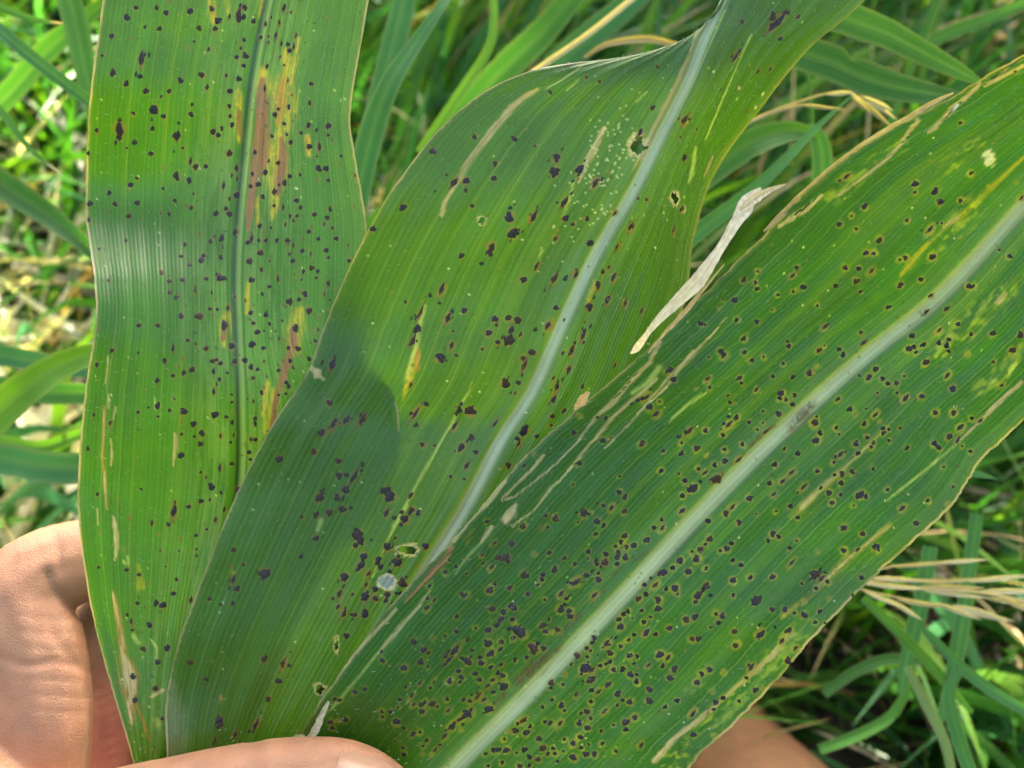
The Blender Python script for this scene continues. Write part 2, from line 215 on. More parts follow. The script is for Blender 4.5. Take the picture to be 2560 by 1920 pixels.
("C", 800, 1200, """1725 68 12;1755 98 16;1628 145 10;1683 160 18 1.4;1520 195 24;1563 190 8;1305 205 11;1355 218 19;1752 185 14;1597 238 15;1640 260 12;1170 270 16;960 240 10;1270 275 9;1310 270 8;1485 247 6;1590 313 11;1755 328 16;1733 360 11;1700 382 10;1767 383 13;1810 377 13;1718 410 13;1713 440 14;1640 475 22;1600 485 12;1587 468 13;1643 430 12;1755 448 16;1708 488 11;1547 413 12;1545 455 7;1407 450 12 1.4;1322 420 11;1235 427 8;1105 370 14;1000 365 12 1.8;1075 450 22;1030 447 14;930 437 10 1.6;935 485 12 1.8;985 508 18 1.4;835 457 8;745 462 7;788 497 9;720 532 13;843 537 7;632 608 9;1350 515 15 1.3;1467 487 11;1173 545 22;1282 552 12;1277 578 11;1255 607 9;1095 620 15;980 635 20;1008 603 11;1197 657 13;820 660 14;843 665 14 1.4;617 740 16 1.4;617 680 10;655 695 10 1.6;1535 547 14;1600 575 17;1603 538 10;1470 590 28 1.8;1390 660 22 1.4;1423 685 10;1295 690 8;1497 598 8;1580 670 20 1.8;1440 755 18;1440 785 20 .8;1385 745 22 1.3;1095 727 14;1125 740 16;993 743 14;1057 763 15;1040 808 18;1020 840 12;990 810 6;1108 808 12;787 790 10;785 870 12;895 850 8;975 865 18 1.2;1150 875 34 .7;1110 917 12;1280 840 20;1300 875 15;1322 805 9;1337 875 9;1370 865 18 .8;960 930 9;970 945 20;1045 930 14;1040 970 15 1.5;880 980 10;825 930 7;645 915 9 1.5;722 897 7;540 928 15;597 975 18;625 993 10;780 985 30 1.5;720 1012 13;740 1040 20 2.2;820 1030 10;850 1045 24 .8;583 1047 16;487 1080 16;360 1043 14;355 990 8;617 1080 7;918 1027 11;932 1055 17;985 1000 20;985 1075 11;1045 1063 12;1125 1040 12;1190 1020 12;1230 970 28 .7;1287 970 16;800 1100 12;815 1133 14 .7;805 1163 10;895 1120 13;922 1153 12;1025 1110 12;1058 1128 13;745 1160 20 1.3;655 1160 12 1.5;637 1195 10;498 1197 9;575 1175 12 1.8;535 1240 15 1.7;508 1270 8 1.8;540 1297 15 1.4;585 1297 14;645 1290 18;592 1335 18;603 1280 10;405 1333 12;357 1335 12;360 1368 9;440 1395 20;452 1307 8;460 1263 10;260 1205 13;200 1225 14;85 1265 11;118 1268 10;65 1395 17;150 1380 13;105 1388 6;70 1430 11;730 1265 12;675 1305 9;742 1330 14 1.6;830 1270 12;860 1270 13;910 1250 24 2.6;945 1270 18 1.5;850 1350 34 1.5;810 1380 22 1.5;760 1420 26 1.6;720 1480 16 1.4;970 1185 18 1.4;1000 1155 14;1060 1185 22;1000 1225 11;975 1320 22 1.3;810 1440 7;535 1465 14;595 1535 8;480 1545 10;485 1580 12;620 1500 11;665 1555 14 1.5;690 1530 9;590 1580 9;640 1585 9;432 1500 6;488 1430 9;575 1455 9;2100 10 11;2150 48 22;2087 88 13;2085 180 18 1.4;1968 233 11;1925 272 12;1970 282 16 1.4;1883 345 16;2190 400 14;2172 455 18;2070 463 17;2122 530 15;2137 420 8;2045 628 20;2178 665 24 1.5;1950 690 16;1930 605 20 1.5;1985 535 14;1950 540 12;1905 560 9;1865 607 12;1880 655 12;1837 683 18;1950 740 15;1857 752 12;1995 628 10;1745 775 12;1780 757 11;1725 805 14;1730 850 20 1.3;1800 800 6;1863 820 12;1905 790 7;2108 808 20;2155 793 17;2010 853 18;1873 880 24 1.4;1937 890 13;1805 895 12;1775 925 11;1733 955 12;1650 945 26 1.5;1677 1000 15;1575 915 14;1563 940 10;1535 970 14;1560 985 8;1483 1010 18;1545 1018 8;2140 920 14;2175 920 14;1960 1005 20;2005 1025 17 1.5;1975 1070 11;1890 1070 15 1.5;1830 1018 11;1785 1015 17 1.3;1805 1060 11;1748 1088 13;1785 1122 15;1820 1118 8;1685 1092 15;1672 1053 13;1648 1060 9;1620 1070 10;2038 1095 20 1.3;2010 1138 14;2030 1145 6;1525 1085 28 1.3;1565 1100 20 1.6;1557 1150 24;1500 1120 9;1450 1060 9;1410 1120 9;1330 1165 14;1325 1200 10;1395 1180 8;1660 1180 18 1.3;1603 1220 16 1.6;1563 1210 12;1825 1165 12;1895 1205 15;2195 1115 12;2170 1165 16;1480 1240 17 1.4;1713 1235 19;1787 1278 18;1745 1268 10;1893 1272 16;1990 1308 10;2055 1270 13;2145 1345 20 1.8;1390 1297 14;1407 1328 9;1283 1305 12;1340 1265 9;1545 1335 18;1505 1345 10;1562 1280 11;1640 1335 18 2;1810 1370 18;1755 1395 20;1760 1443 13;1690 1413 8;1710 1298 8;1555 1375 11;1490 1400 17 1.3;1540 1430 17;1380 1405 20 1.6;1327 1402 14;1293 1390 9;1170 1385 22 1.6;1215 1420 10;1120 1445 18;1140 1400 10;1190 1455 20 1.3;1080 1445 8;1255 1490 14;1620 1450 10;1410 1495 9;1497 1480 12;1460 1520 16;1625 1520 9;1505 1545 10;1530 1580 14;1580 1585 18;1460 1600 20;1550 1525 7;1287 1545 18;1340 1550 10;1310 1580 11;1355 1575 10;1257 1610 18;1210 1600 13;1170 1553 13;1075 1555 16;1025 1555 14;1000 1560 13;1135 1575 9;1060 1495 10;950 1580 9;1150 1650 14;1210 1645 10;1405 1565 7;1370 1625 9;1700 1565 10;1850 1530 18 1.5;2150 1470 14;965 1645 10;1050 1630 12"""),
("C", 800, 600, """2195 485 11;2025 750 15;2035 805 13;1895 967 20 1.2;1940 1003 20 1.4;1955 935 8;1875 905 22 1.7;1650 1023 11;1595 1025 9;1495 1013 8;1467 1112 12;1628 1152 14;1672 1142 6;1855 1175 17 1.3;2125 1105 24 1.6;2080 1168 8;2168 1203 13;2080 1228 12;1980 1220 10;1488 1290 12;1178 1305 10;1237 1233 8;1965 1332 12;1725 1362 6;2070 1350 7;2177 1318 9;2100 1390 12;1455 1410 6"""),
("C", 1600, 600, """595 232 15;680 180 8;665 245 10;677 277 11;905 160 12;880 205 18 1.7;1180 160 17;1262 163 12;1333 185 20 1.5;1245 235 18;1305 75 14;1345 75 11;1375 5 8;1493 115 7;1532 103 14;1685 97 18;1618 230 12;1498 258 17;1125 263 13;943 272 13;880 298 10;910 290 7;1270 302 10;790 318 8;540 350 14;477 345 5;455 393 7;768 405 6;1020 375 8;1680 320 12;1893 270 18;1923 268 10;2123 95 12;2065 60 7;1645 418 18 1.6;1428 388 11;1768 397 15 1.6;2027 540 14;1913 545 10;1830 487 11;1720 525 18 1.8;1563 553 15;1275 537 12;557 458 11;678 470 12;350 485 12;380 488 6;597 572 12;600 650 13;643 695 11;710 678 8;620 687 6;465 645 16;483 665 18;395 677 7;160 755 14 1.4;195 805 13;1060 503 20 1.5;855 585 8;855 610 12;1032 637 17;1063 612 6;1147 627 12;1172 665 13;1290 595 16 2.2;980 765 20;1012 727 6;825 717 8;763 787 9;875 792 12;575 797 16 1.4;588 828 9;390 805 17 1.6;403 853 10;665 865 13 1.5;323 857 5;815 885 16;838 920 11;805 915 12;888 895 13;875 948 12;800 1003 14;508 895 9;520 937 12;545 943 6;1545 627 14;1577 620 12;1628 605 13 1.3;1590 652 9;1773 573 11;1768 605 13;1775 640 12;1720 590 12;1645 708 16;1358 745 14;1320 790 18;1393 802 11;1425 828 11;1478 830 14;1520 782 6;1775 780 17 1.5;1887 658 9;2143 640 18;2195 545 16;2037 705 8;1258 782 8;1482 880 9;1365 882 6;1140 918 17 1.5;1525 912 20 1.4;1620 903 17;1800 853 18 1.3;1213 972 12;1237 1003 9;1297 975 6;1355 1003 18 1.6;1295 1058 13;1005 1055 20;1035 1113 13;1017 1157 15;1018 1023 8;1127 1085 11;1145 1113 7;1380 1045 9;1405 1088 10;1430 1093 8;1402 1113 10;1495 1083 8;1305 1133 11;1343 1170 11;1335 1195 11;1240 1175 15;1255 1233 12;910 1230 13;837 1203 10;510 1070 22 1.8;557 1025 14;480 1122 12;377 1095 12;280 1103 20 1.5;628 1048 9;705 1055 7;710 987 8;675 1092 8;720 1105 16 2.4;323 1203 14;235 1230 10;233 1168 8;383 1243 9;487 1210 10;590 1180 12;138 1220 9;485 1275 15 1.3;430 1297 12;373 1340 16 1.8;333 1318 9;123 1332 11;225 1352 6;253 1390 12;243 1470 12;305 1430 22;440 1375 24 1.1;565 1265 18 1.8;240 1563 16 1.4;780 1297 13;1023 1330 12;1150 1240 22 1.7;1113 1285 8;870 1345 20 2.2;820 1390 14 1.6;750 1402 12;940 1425 22 2.2;770 1467 15 1.6;1340 1315 9;1218 1337 14;1165 1345 16;1120 1357 10;1157 1398 13;1040 1430 10;1090 1455 14;1105 1512 14;1153 1465 9;1270 1465 22;1305 1478 11;1423 1437 9;1438 1157 8;1537 1200 12;1690 1175 13;1722 1200 14;1780 1133 20 1.3;1845 1085 20 1.4;1910 1030 10;1960 1040 14 1.5;1805 995 17;1700 995 15;1825 1155 14 2;1902 1218 9;1855 1190 6;1660 1502 10;1513 1545 18 1.4;1593 1632 14;1773 1520 6;1803 1420 7;1745 1305 6;628 1487 15;530 1540 20 1.9;495 1580 14;862 1535 13;568 1630 14;910 1602 10;780 1565 8;1228 1530 6;670 1580 6;395 1615 13;2085 835 14 1.4"""),
("C", 1600, 0, """1907 1000 12;1585 1058 16;1583 1110 9;1705 1100 20 1.3;1725 1165 16;1850 1155 14;1890 1150 7;1190 1015 20 1.4;1147 1045 8;1295 1195 14;1153 1295 12;1245 1320 9;1540 1273 11;1380 1378 15;1670 1325 22 1.7;1740 1290 8;2010 1077 7;2165 1053 7;2193 1140 14;1850 707 10;2165 415 7;1220 1243 6;1360 932 6"""),
("C", 1600, 1200, """400 335 15;378 368 9;343 403 14;330 455 18;295 415 8;232 465 17;190 508 11;283 530 14;377 508 11;498 398 17;530 365 11;463 405 8;537 467 11;580 487 11;1175 275 19;765 315 15;797 332 12;737 347 10;795 290 9;862 397 11;1280 310 14;903 350 7;1173 405 14;1357 390 18;1370 408 8;1250 405 13 1.4;870 480 18 2.8;1008 545 26;1045 570 16 1.6;1080 587 12;1015 620 10;932 595 8;635 560 13;765 558 15;533 580 18;535 667 11;383 607 20 1.3;335 668 20 1.3;320 700 10;205 625 20;213 658 8;125 535 16;668 695 24 1.3;433 768 11;468 782 17;445 820 11;757 748 15;835 748 18;890 767 10;945 782 18;933 768 8;1030 752 13;1010 820 10;1063 825 7;968 810 7;1230 660 9;1090 683 8;950 697 7;1272 560 12;403 850 7;540 873 14;555 952 17;690 888 28 1.5;857 870 20 1.3;820 928 16 1.5;897 968 15 1.5;850 1040 16;397 1090 16;350 1115 12;483 1110 8;640 1085 20 1.8;615 1138 11;623 1062 8;435 1280 15;477 1255 12;418 1222 9;570 1275 10;663 1210 15;707 1205 9;393 1345 9;420 1325 8;430 1475 8;1025 412 7"""),
]
# streaks, dead patches and slits: leaf, tile origin, kind, "x y half-width" along the streak
STROKES = [
("A",0,0,"yellow","1640 290 20;1660 400 40;1635 520 62;1640 640 66;1640 740 40;1600 860 60;1600 1000 66;1590 1130 40;1560 1260 14"),
("A",0,0,"yellow","1725 220 12;1700 370 20;1660 480 18"),
("A",0,0,"yellow","1520 410 26;1515 500 46"),("A",0,0,"yellow","1770 790 16;1778 890 18"),
("A",0,0,"yellow","1310 0 18;1315 80 14"),("A",0,0,"yellow","1222 10 22;1228 120 24"),("A",0,0,"yellow","1510 0 26;1505 110 16"),
("A",0,0,"yellow","1378 540 24;1380 700 26;1382 800 26"),("A",0,0,"yellow","1480 1150 22;1490 1300 12"),
("A",0,0,"orange","1628 450 14;1615 560 36;1612 640 34;1600 710 12"),
("A",0,0,"orange","1768 800 8;1774 870 10"),("A",0,0,"orange","1225 15 10;1228 90 12"),
("A",0,0,"brown","1515 460 16;1510 600 42;1502 750 52;1490 900 54;1465 1050 38;1445 1200 24;1428 1320 10"),
("A",0,0,"brown","1625 800 14;1632 900 42;1622 980 48;1602 1050 36;1602 1120 12"),
("A",0,0,"brown","1378 640 14;1380 720 20;1380 780 14"),
("A",0,600,"yellow","1722 410 34;1700 500 56;1690 620 46"),("A",0,600,"yellow","1300 430 24;1290 540 30;1290 610 12"),
("A",0,600,"yellow","1545 820 12;1520 950 14;1510 1010 8"),("A",0,600,"yellow","1590 880 34;1560 1000 30;1545 1100 24"),
("A",0,600,"yellow","1430 250 10;1420 420 12"),
("A",0,600,"brown","1700 515 26;1695 570 38;1670 660 34;1640 760 25;1610 850 22;1580 950 20;1570 1050 18;1568 1120 12"),
("A",0,600,"brown","1295 500 14;1288 570 16"),
("A",0,600,"tan","625 670 5;612 800 6;610 850 3"),("A",0,600,"tan","628 890 6;622 970 6"),
("A",0,600,"orange","597 960 12;600 1100 14;590 1250 14;605 1400 12;615 1550 8"),
("A",0,600,"tan","595 980 6;600 1100 8;590 1250 7;605 1400 7;615 1550 5"),
("A",0,600,"tan","665 960 7;655 1030 5"),("A",0,600,"tan","640 1150 5;645 1230 10;640 1300 5"),
("A",0,600,"tan","1010 1120 9;1010 1200 13;995 1300 5"),("A",0,600,"pale","890 910 6;893 970 6"),
("A",0,600,"tan","560 1550 6;562 1640 6"),("A",0,600,"tan","650 1590 6;660 1650 9"),
("A",0,1200,"tan","650 210 8;668 300 13;675 390 13;660 460 5"),("A",0,1200,"pale","735 440 10;740 490 11;712 470 8"),
("A",0,1200,"orange","650 640 10;690 830 20;705 1000 24;745 1160 60;760 1260 34;760 1400 16"),
("A",0,1200,"tan","650 650 6;670 740 9;690 830 13;705 940 13;705 1000 16;725 1080 34;745 1160 42;760 1220 26;745 1300 12;762 1400 8"),
("A",0,1200,"orange","790 1290 9;820 1380 10;860 1500 7"),("A",0,1200,"pale","870 920 9;905 970 7;900 1030 7"),
("A",0,1200,"pale","770 900 14;800 940 12"),("A",0,1200,"tan","870 1250 9;940 1210 11"),("A",0,1200,"pale","905 1385 18;910 1410 18"),
("A",0,1200,"yellow","800 500 16;808 620 20"),
("B",800,600,"yellow","560 600 14;540 700 22;515 780 22;490 860 14;480 930 8"),
("B",800,600,"orange","565 640 12;552 740 15"),
("B",800,600,"pale","880 820 5;800 980 6;680 1190 7;560 1400 8;480 1560 9;420 1650 9"),
("B",800,1200,"pale","500 140 8;420 290 9;360 420 6;300 560 4"),
("B",800,600,"pale","600 380 12;560 560 14;500 800 10"),
("B",800,0,"tan","1640 740 12;1580 860 20;1530 940 18;1490 1050 8"),
("B",800,0,"pale","1510 380 5;1380 470 5;1300 510 5"),("B",800,0,"pale","1490 460 6;1420 520 6"),("B",800,0,"pale","1880 530 6;1820 590 5"),
("B",800,0,"pale","1460 1050 6;1430 1180 7;1390 1250 4"),("B",800,0,"pale","1280 1430 6;1260 1500 6"),
("B",800,0,"tan","1250 515 12;1180 555 16;1090 630 20;1000 740 18;940 820 18;870 910 18;800 1030 16;740 1120 12;715 1180 14;700 1240 12"),
("B",800,0,"slit","1010 725 4;940 815 6;850 945 8;780 1040 5"),
("B",1600,0,"tan","430 0 10;360 170 14;290 330 14;200 520 16;100 700 16;0 920 18"),
("B",1600,0,"brown","345 240 8;290 370 14;250 440 12"),
("B",800,0,"tan","2190 130 10;2130 320 12;2040 500 12;1960 660 12;1880 830 12;1800 990 8"),
("B",1600,0,"pale","320 850 10;300 1000 14;280 1050 6"),("B",1600,0,"tan","420 900 8;390 980 12;370 1020 6"),
("B",1600,0,"pale","640 200 6;480 560 6;380 800 6"),("B",1600,0,"pale","490 60 5;330 420 5;200 700 5"),
("B",0,1200,"grey","985 1180 30;1010 1350 60;1010 1500 66;1010 1640 66"),
("B",0,600,"tan","1800 740 16;1830 770 24;1860 800 14"),
("B",800,600,"yellow","1590 240 16;1540 370 14"),("B",0,1200,"yellow","1340 520 10;1345 560 12"),("B",0,1200,"orange","1275 1240 6;1268 1280 8"),
("B",0,1200,"pale","1850 230 18;1830 290 12"),
("B",800,600,"brown","1000 1160 12;985 1220 10"),
("C",800,1200,"tan","1130 140 10;1095 190 34;1065 235 22"),
("C",800,1200,"tan","990 270 14;960 320 18;930 360 10"),("C",800,1200,"pale","930 360 10;850 440 8;780 540 6"),
("C",800,1200,"tan","630 640 8;560 740 11;480 820 15;400 920 16;340 990 8"),
("C",800,1200,"brown","760 390 18;700 480 26;600 590 16;490 700 12"),("C",800,1200,"tan","1060 10 14;960 130 22;850 240 16;770 350 16"),
("C",800,1200,"yellow","880 290 16;840 350 20"),
("C",800,1200,"tan","440 745 10;330 860 11;200 1000 12;80 1150 12;0 1270 14"),
("C",800,1200,"pale","330 1000 10;200 1160 8;100 1280 8;0 1380 10"),
("C",800,600,"tan","1290 1240 7;1220 1320 11;1050 1490 9"),
("C",800,600,"tan","1940 800 8;1880 860 13;1800 920 11;1700 1010 11;1550 1180 9;1390 1380 9;1330 1430 11;1230 1560 6;1100 1650 4"),
("C",800,600,"slit","1900 865 4;1760 960 3;1600 1130 3;1500 1255 6;1400 1365 6"),
("C",800,600,"tan","1960 590 10;1900 700 15;1800 800 13;1680 940 16;1600 1010 12;1520 1110 10;1480 1170 9;1350 1300 6;1120 1480 6;1050 1500 5"),
("C",800,600,"slit","1960 615 3;1890 700 6;1800 795 7;1720 890 6;1660 945 5"),
("C",800,600,"tan","2150 640 13;2080 720 11;2000 800 8;1900 920 6;1800 1040 5;1640 1200 4"),
("C",800,600,"pale","2200 880 6;2100 960 7;2010 1050 4"),
("C",800,600,"pale","1950 730 20;1880 830 14;1800 880 12"),
("C",1600,600,"tan","500 440 5;400 560 7;300 660 14;220 750 10;150 850 6;0 990 5"),
("C",1600,600,"pale","380 880 5;280 950 5;180 1030 4"),
("C",1600,600,"yellow","1420 1080 14;1300 1200 20;1200 1290 20;1050 1420 24;930 1550 26;870 1600 14"),
("C",1600,600,"tan","1330 1170 4;1200 1290 7;1050 1420 11;930 1545 12"),
("C",1600,600,"tan","2200 820 9;2050 950 11;1900 1100 9;1850 1150 6"),
("C",1600,600,"pale","1850 1150 8;1700 1280 10;1550 1400 8;1420 1500 6"),
("C",1600,600,"yellow","1500 210 10;1560 130 24;1660 20 14"),
("C",1600,600,"mottle","2130 300 40;2000 390 70;1870 500 80;1760 600 70;1700 680 40"),
("C",1600,600,"tan","2100 310 12;2060 355 16"),("C",1600,600,"pale","2165 710 10;2135 750 14;2120 790 6"),
("C",1600,600,"mottle","2190 620 30;2100 760 40;1960 860 40"),
("C",1600,0,"yellow","2212 900 9;2080 1030 10;1950 1160 12;1830 1260 14;1700 1370 10;1500 1580 6"),
("C",1600,0,"tan","1830 1250 12;1750 1310 12"),
("C",1600,0,"cream","2010 900 34;2012 925 36"),("C",1600,0,"mottle","1950 820 30;1760 980 40;1720 1000 20"),
("C",1600,0,"mottle","1900 1200 60;1750 1400 60"),("C",1600,0,"mottle","1500 830 40;1250 1000 50;1100 1150 40"),
("C",1600,0,"tan","1960 480 12;1800 630 16;1700 730 18;1660 760 10"),("C",1600,0,"slit","2000 480 6;1960 500 4"),
("C",1600,0,"slit","1850 590 12;1790 650 14;1730 710 4"),
("C",1600,0,"tan","1600 690 18;1500 830 12;1420 920 12;1300 1010 10;1140 1130 9"),("C",1600,0,"slit","1570 760 7;1480 850 5"),
("C",1600,0,"tan","1040 1130 12;960 1200 16;870 1260 18;800 1300 14"),("C",1600,0,"slit","1030 1130 5;960 1190 11;880 1245 8"),
("C",1600,0,"tan","2212 380 12;2100 440 12;1990 490 12"),("C",1600,0,"slit","2212 335 9;2120 390 10;2020 460 9"),
("C",1600,1200,"yellow","1440 260 14;1200 450 22;960 680 18;820 790 12"),("C",1600,1200,"tan","1430 270 4;1200 450 6;1000 640 5"),
("C",1600,1200,"tan","880 880 11;760 1010 17;650 1110 15;480 1260 10;330 1390 16;200 1490 22;80 1620 16"),
("C",1600,1200,"orange","740 1030 10;650 1110 9;330 1395 10;200 1500 12"),
("C",1600,1200,"mottle","900 900 60;700 1100 60;400 1400 60;200 1600 60"),("C",1600,1200,"mottle","380 1220 40;250 1240 30"),
("C",1600,600,"stain","1010 940 14;940 1015 34;870 1090 22"),("C",1600,600,"orange","1040 900 10;940 1020 30;860 1110 20"),
("C",1600,600,"stain","780 1070 8;700 1120 10;640 1190 8"),("C",1600,600,"stain","600 1230 8;545 1290 14"),("C",1600,600,"stain","480 1340 8;440 1380 26;410 1400 10"),
("C",1600,600,"orange","1840 170 10;1790 210 14"),("C",1600,600,"orange","560 1430 8;530 1445 8"),
("C",800,1200,"stain","1385 965 14;1310 1015 34;1230 1085 42;1150 1150 30"),("C",800,1200,"stain","1730 500 10;1690 545 10"),
("C",800,1200,"stain","1640 630 12;1575 680 20"),("C",800,1200,"stain","1490 780 14;1440 830 12;1380 910 14"),("C",800,1200,"stain","1890 420 8;1800 470 8"),
("C",800,1200,"stain","1060 1230 14;990 1310 24"),
]
HOLES = [("B",800,0,1835,838,54,1.25),("B",800,0,930,1272,22,1.0),("B",800,0,2045,1140,30,1.6),("B",800,0,2090,1205,16,1.5),
 ("B",800,1200,505,403,42,.55),("B",0,1200,1938,950,24,3.6),("B",0,1200,1842,1205,30,1.2),("B",1600,0,570,508,9,1.6)]
# ---------------------------------------------------------------- ground
nx = 121
def warp(a): return np.sign(a) * (np.abs(a) ** 4) * 400
gx, gy = np.meshgrid(warp(np.linspace(-1, 1, nx)), warp(np.linspace(-1, 1, nx)) + .8, indexing='ij')
gz = (vnoise(gx * 9 + 50, gy * 9 + 50, 3) - .5) * .03 + (vnoise(gx * 40 + 90, gy * 40 + 90, 4) - .5) * .012
idx = np.arange(nx * nx).reshape(nx, nx)
GF = np.stack([idx[:-1, :-1], idx[1:, :-1], idx[1:, 1:], idx[:-1, 1:]], -1).reshape(-1, 4)
g = mesh("ground", np.stack([gx, gy, gz], -1), GF, M_SOIL); g["kind"] = "structure"

# ---------------------------------------------------------------- grass mass
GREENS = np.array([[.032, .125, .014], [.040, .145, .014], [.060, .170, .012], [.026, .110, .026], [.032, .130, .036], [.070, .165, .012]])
STRAWS = np.array([[.42, .32, .16], [.34, .25, .12], [.50, .42, .26], [.28, .19, .09]])
def grass(name, n, xr, yr, wid, lng, th0, kap, colours, label, cat, seed, phi=None, keep=None, z0=0.0, dry=.0):
    r = np.random.default_rng(seed); S = 8
    x = r.uniform(*xr, n); y = r.uniform(*yr, n)
    if keep is not None: k = keep(x, y, r.random(n)); x, y = x[k], y[k]; n = len(x)
    L = r.uniform(*lng, n); W = r.uniform(*wid, n) * .5; a0 = r.uniform(*th0, n); kp = r.uniform(*kap, n)
    ph = r.uniform(0, 2 * np.pi, n) if phi is None else phi(x, y, r)
    t = np.linspace(0, 1, S); ang = a0[:, None] + kp[:, None] * t[None] ** 1.3
    ds = L[:, None] / (S - 1); hx = np.cumsum(np.sin(ang) * ds, 1) - (np.sin(ang) * ds)[:, :1]; hz = np.cumsum(np.cos(ang) * ds, 1) - (np.cos(ang) * ds)[:, :1]
    dx, dy = np.cos(ph), np.sin(ph)
    wob = (r.normal(0, .10, n)[:, None] * t[None] ** 2) * L[:, None]
    C = np.stack([x[:, None] + dx[:, None] * hx - dy[:, None] * wob, y[:, None] + dy[:, None] * hx + dx[:, None] * wob, np.maximum(hz + z0, .004)], -1)
    prof = np.minimum(1, .55 + 1.2 * t) * np.clip((1 - t) / .45, 0, 1) ** .75; prof[-1] = .03
    tw = r.normal(0, .5, n)[:, None] + r.normal(0, .9, n)[:, None] * t[None]
    T = np.gradient(C, axis=1); T /= np.linalg.norm(T, axis=-1, keepdims=True) + 1e-9
    B0 = np.stack([-dy, dx, 0 * dx], -1)[:, None, :] * np.ones((1, S, 1)); N0 = np.cross(T, B0)
    B = B0 * np.cos(tw)[..., None] + N0 * np.sin(tw)[..., None]; N = np.cross(T, B)
    hw = (W[:, None] * prof[None])[..., None]
    V = np.stack([C - B * hw - N * hw * .22, C, C + B * hw - N * hw * .22], 2)      # n,S,3,3
    base = (np.arange(n) * S * 3)[:, None, None]; q = np.arange(S - 1)[None, :, None] * 3 + np.arange(2)[None, None, :]
    q = base + q; F = np.stack([q, q + 1, q + 4, q + 3], -1).reshape(-1, 4)
    cl = colours[r.integers(0, len(colours), n)] * r.uniform(.75, 1.25, (n, 1))
    cv = np.broadcast_to(cl[:, None, None, :], V.shape).copy()
    tipd = (r.random(n) < dry)[:, None] * smooth01((t[None] - .65) / .3); cv = cv * (1 - tipd[..., None, None]) + np.array([.40, .30, .14]) * tipd[..., None, None]
    st = np.zeros(V.shape); st[..., 0] = (np.array([-1, 0, 1]) * hw) * 1000 + r.uniform(0, 500, n)[:, None, None]; st[..., 1] = (t[None] * L[:, None] * 1000)[..., None] + r.uniform(0, 900, n)[:, None, None]
    o = mesh(name, V, F, M_BLADE, attrs={"col": ('FLOAT_COLOR', cv.reshape(-1, 3)), "st": ('FLOAT_VECTOR', st.reshape(-1, 3))})
    return tag(o, label, cat, kind="stuff")
def sparse(x, y, u):
    bare = np.exp(-(((x - .52) / .26) ** 2 + ((y - 1.05) / .38) ** 2)); near = (y < .22) | ((y < .60) & (x > -.02) & (x < .22))
    thin = ((x > -.55) & (x < -.13) & (y < 1.05)) * .62
    return (u > np.maximum(bare * .93, thin)) & ~near
def lean(x, y, r):
    base = np.where(x > -.22, R(38), R(-62)); base = np.where((y < .62) & (x > .05), R(-75), base)
    return base + r.normal(0, .75, len(x))
grass("grass", 9500, (-1.2, 1.2), (.16, 2.5), (.0045, .011), (.16, .40), (.05, .5), (.3, 1.5), GREENS, "dense green grass blades covering the ground behind the leaves", "grass", 11, lean, sparse, dry=.15)
grass("tall_grass", 2300, (-1.1, 1.1), (.28, 1.8), (.007, .014), (.28, .44), (.05, .45), (.4, 1.5), GREENS, "broad bladed green grass rising behind the leaves", "grass", 12, lean, sparse, dry=.1)
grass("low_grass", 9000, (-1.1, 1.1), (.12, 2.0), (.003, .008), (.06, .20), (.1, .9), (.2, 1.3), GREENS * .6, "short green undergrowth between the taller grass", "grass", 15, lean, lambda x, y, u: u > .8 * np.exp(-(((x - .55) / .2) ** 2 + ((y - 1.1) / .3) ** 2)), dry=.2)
grass("fine_grass", 5200, (-1.1, 1.1), (.2, 2.0), (.0015, .004), (.15, .36), (.1, .9), (.3, 1.8), GREENS, "fine thin grass tangled among the broad blades", "grass", 17, None, sparse, dry=.2)
grass("straw_litter", 900, (-1.2, 1.2), (.15, 2.4), (.0015, .005), (.08, .30), (1.2, 1.55), (-.2, .3), STRAWS, "dry straw littering the soil under the grass", "straw", 13, z0=.012)
grass("dry_grass", 420, (-1.0, 1.0), (.3, 1.7), (.002, .006), (.2, .42), (.1, .7), (.3, 1.4), STRAWS, "dead tan grass blades among the green", "dry grass", 14, lean)

grass("sun_patch_straw", 380, (-.62, -.12), (.30, .95), (.006, .014), (.08, .22), (.7, 1.4), (-.3, .5), np.array([[.70, .66, .52], [.62, .58, .42]]), "pale dead leaves added on the left to whiten the sunlit patches", "straw", 16, z0=.07)  # pale straw put in so the sun patches blow out to white
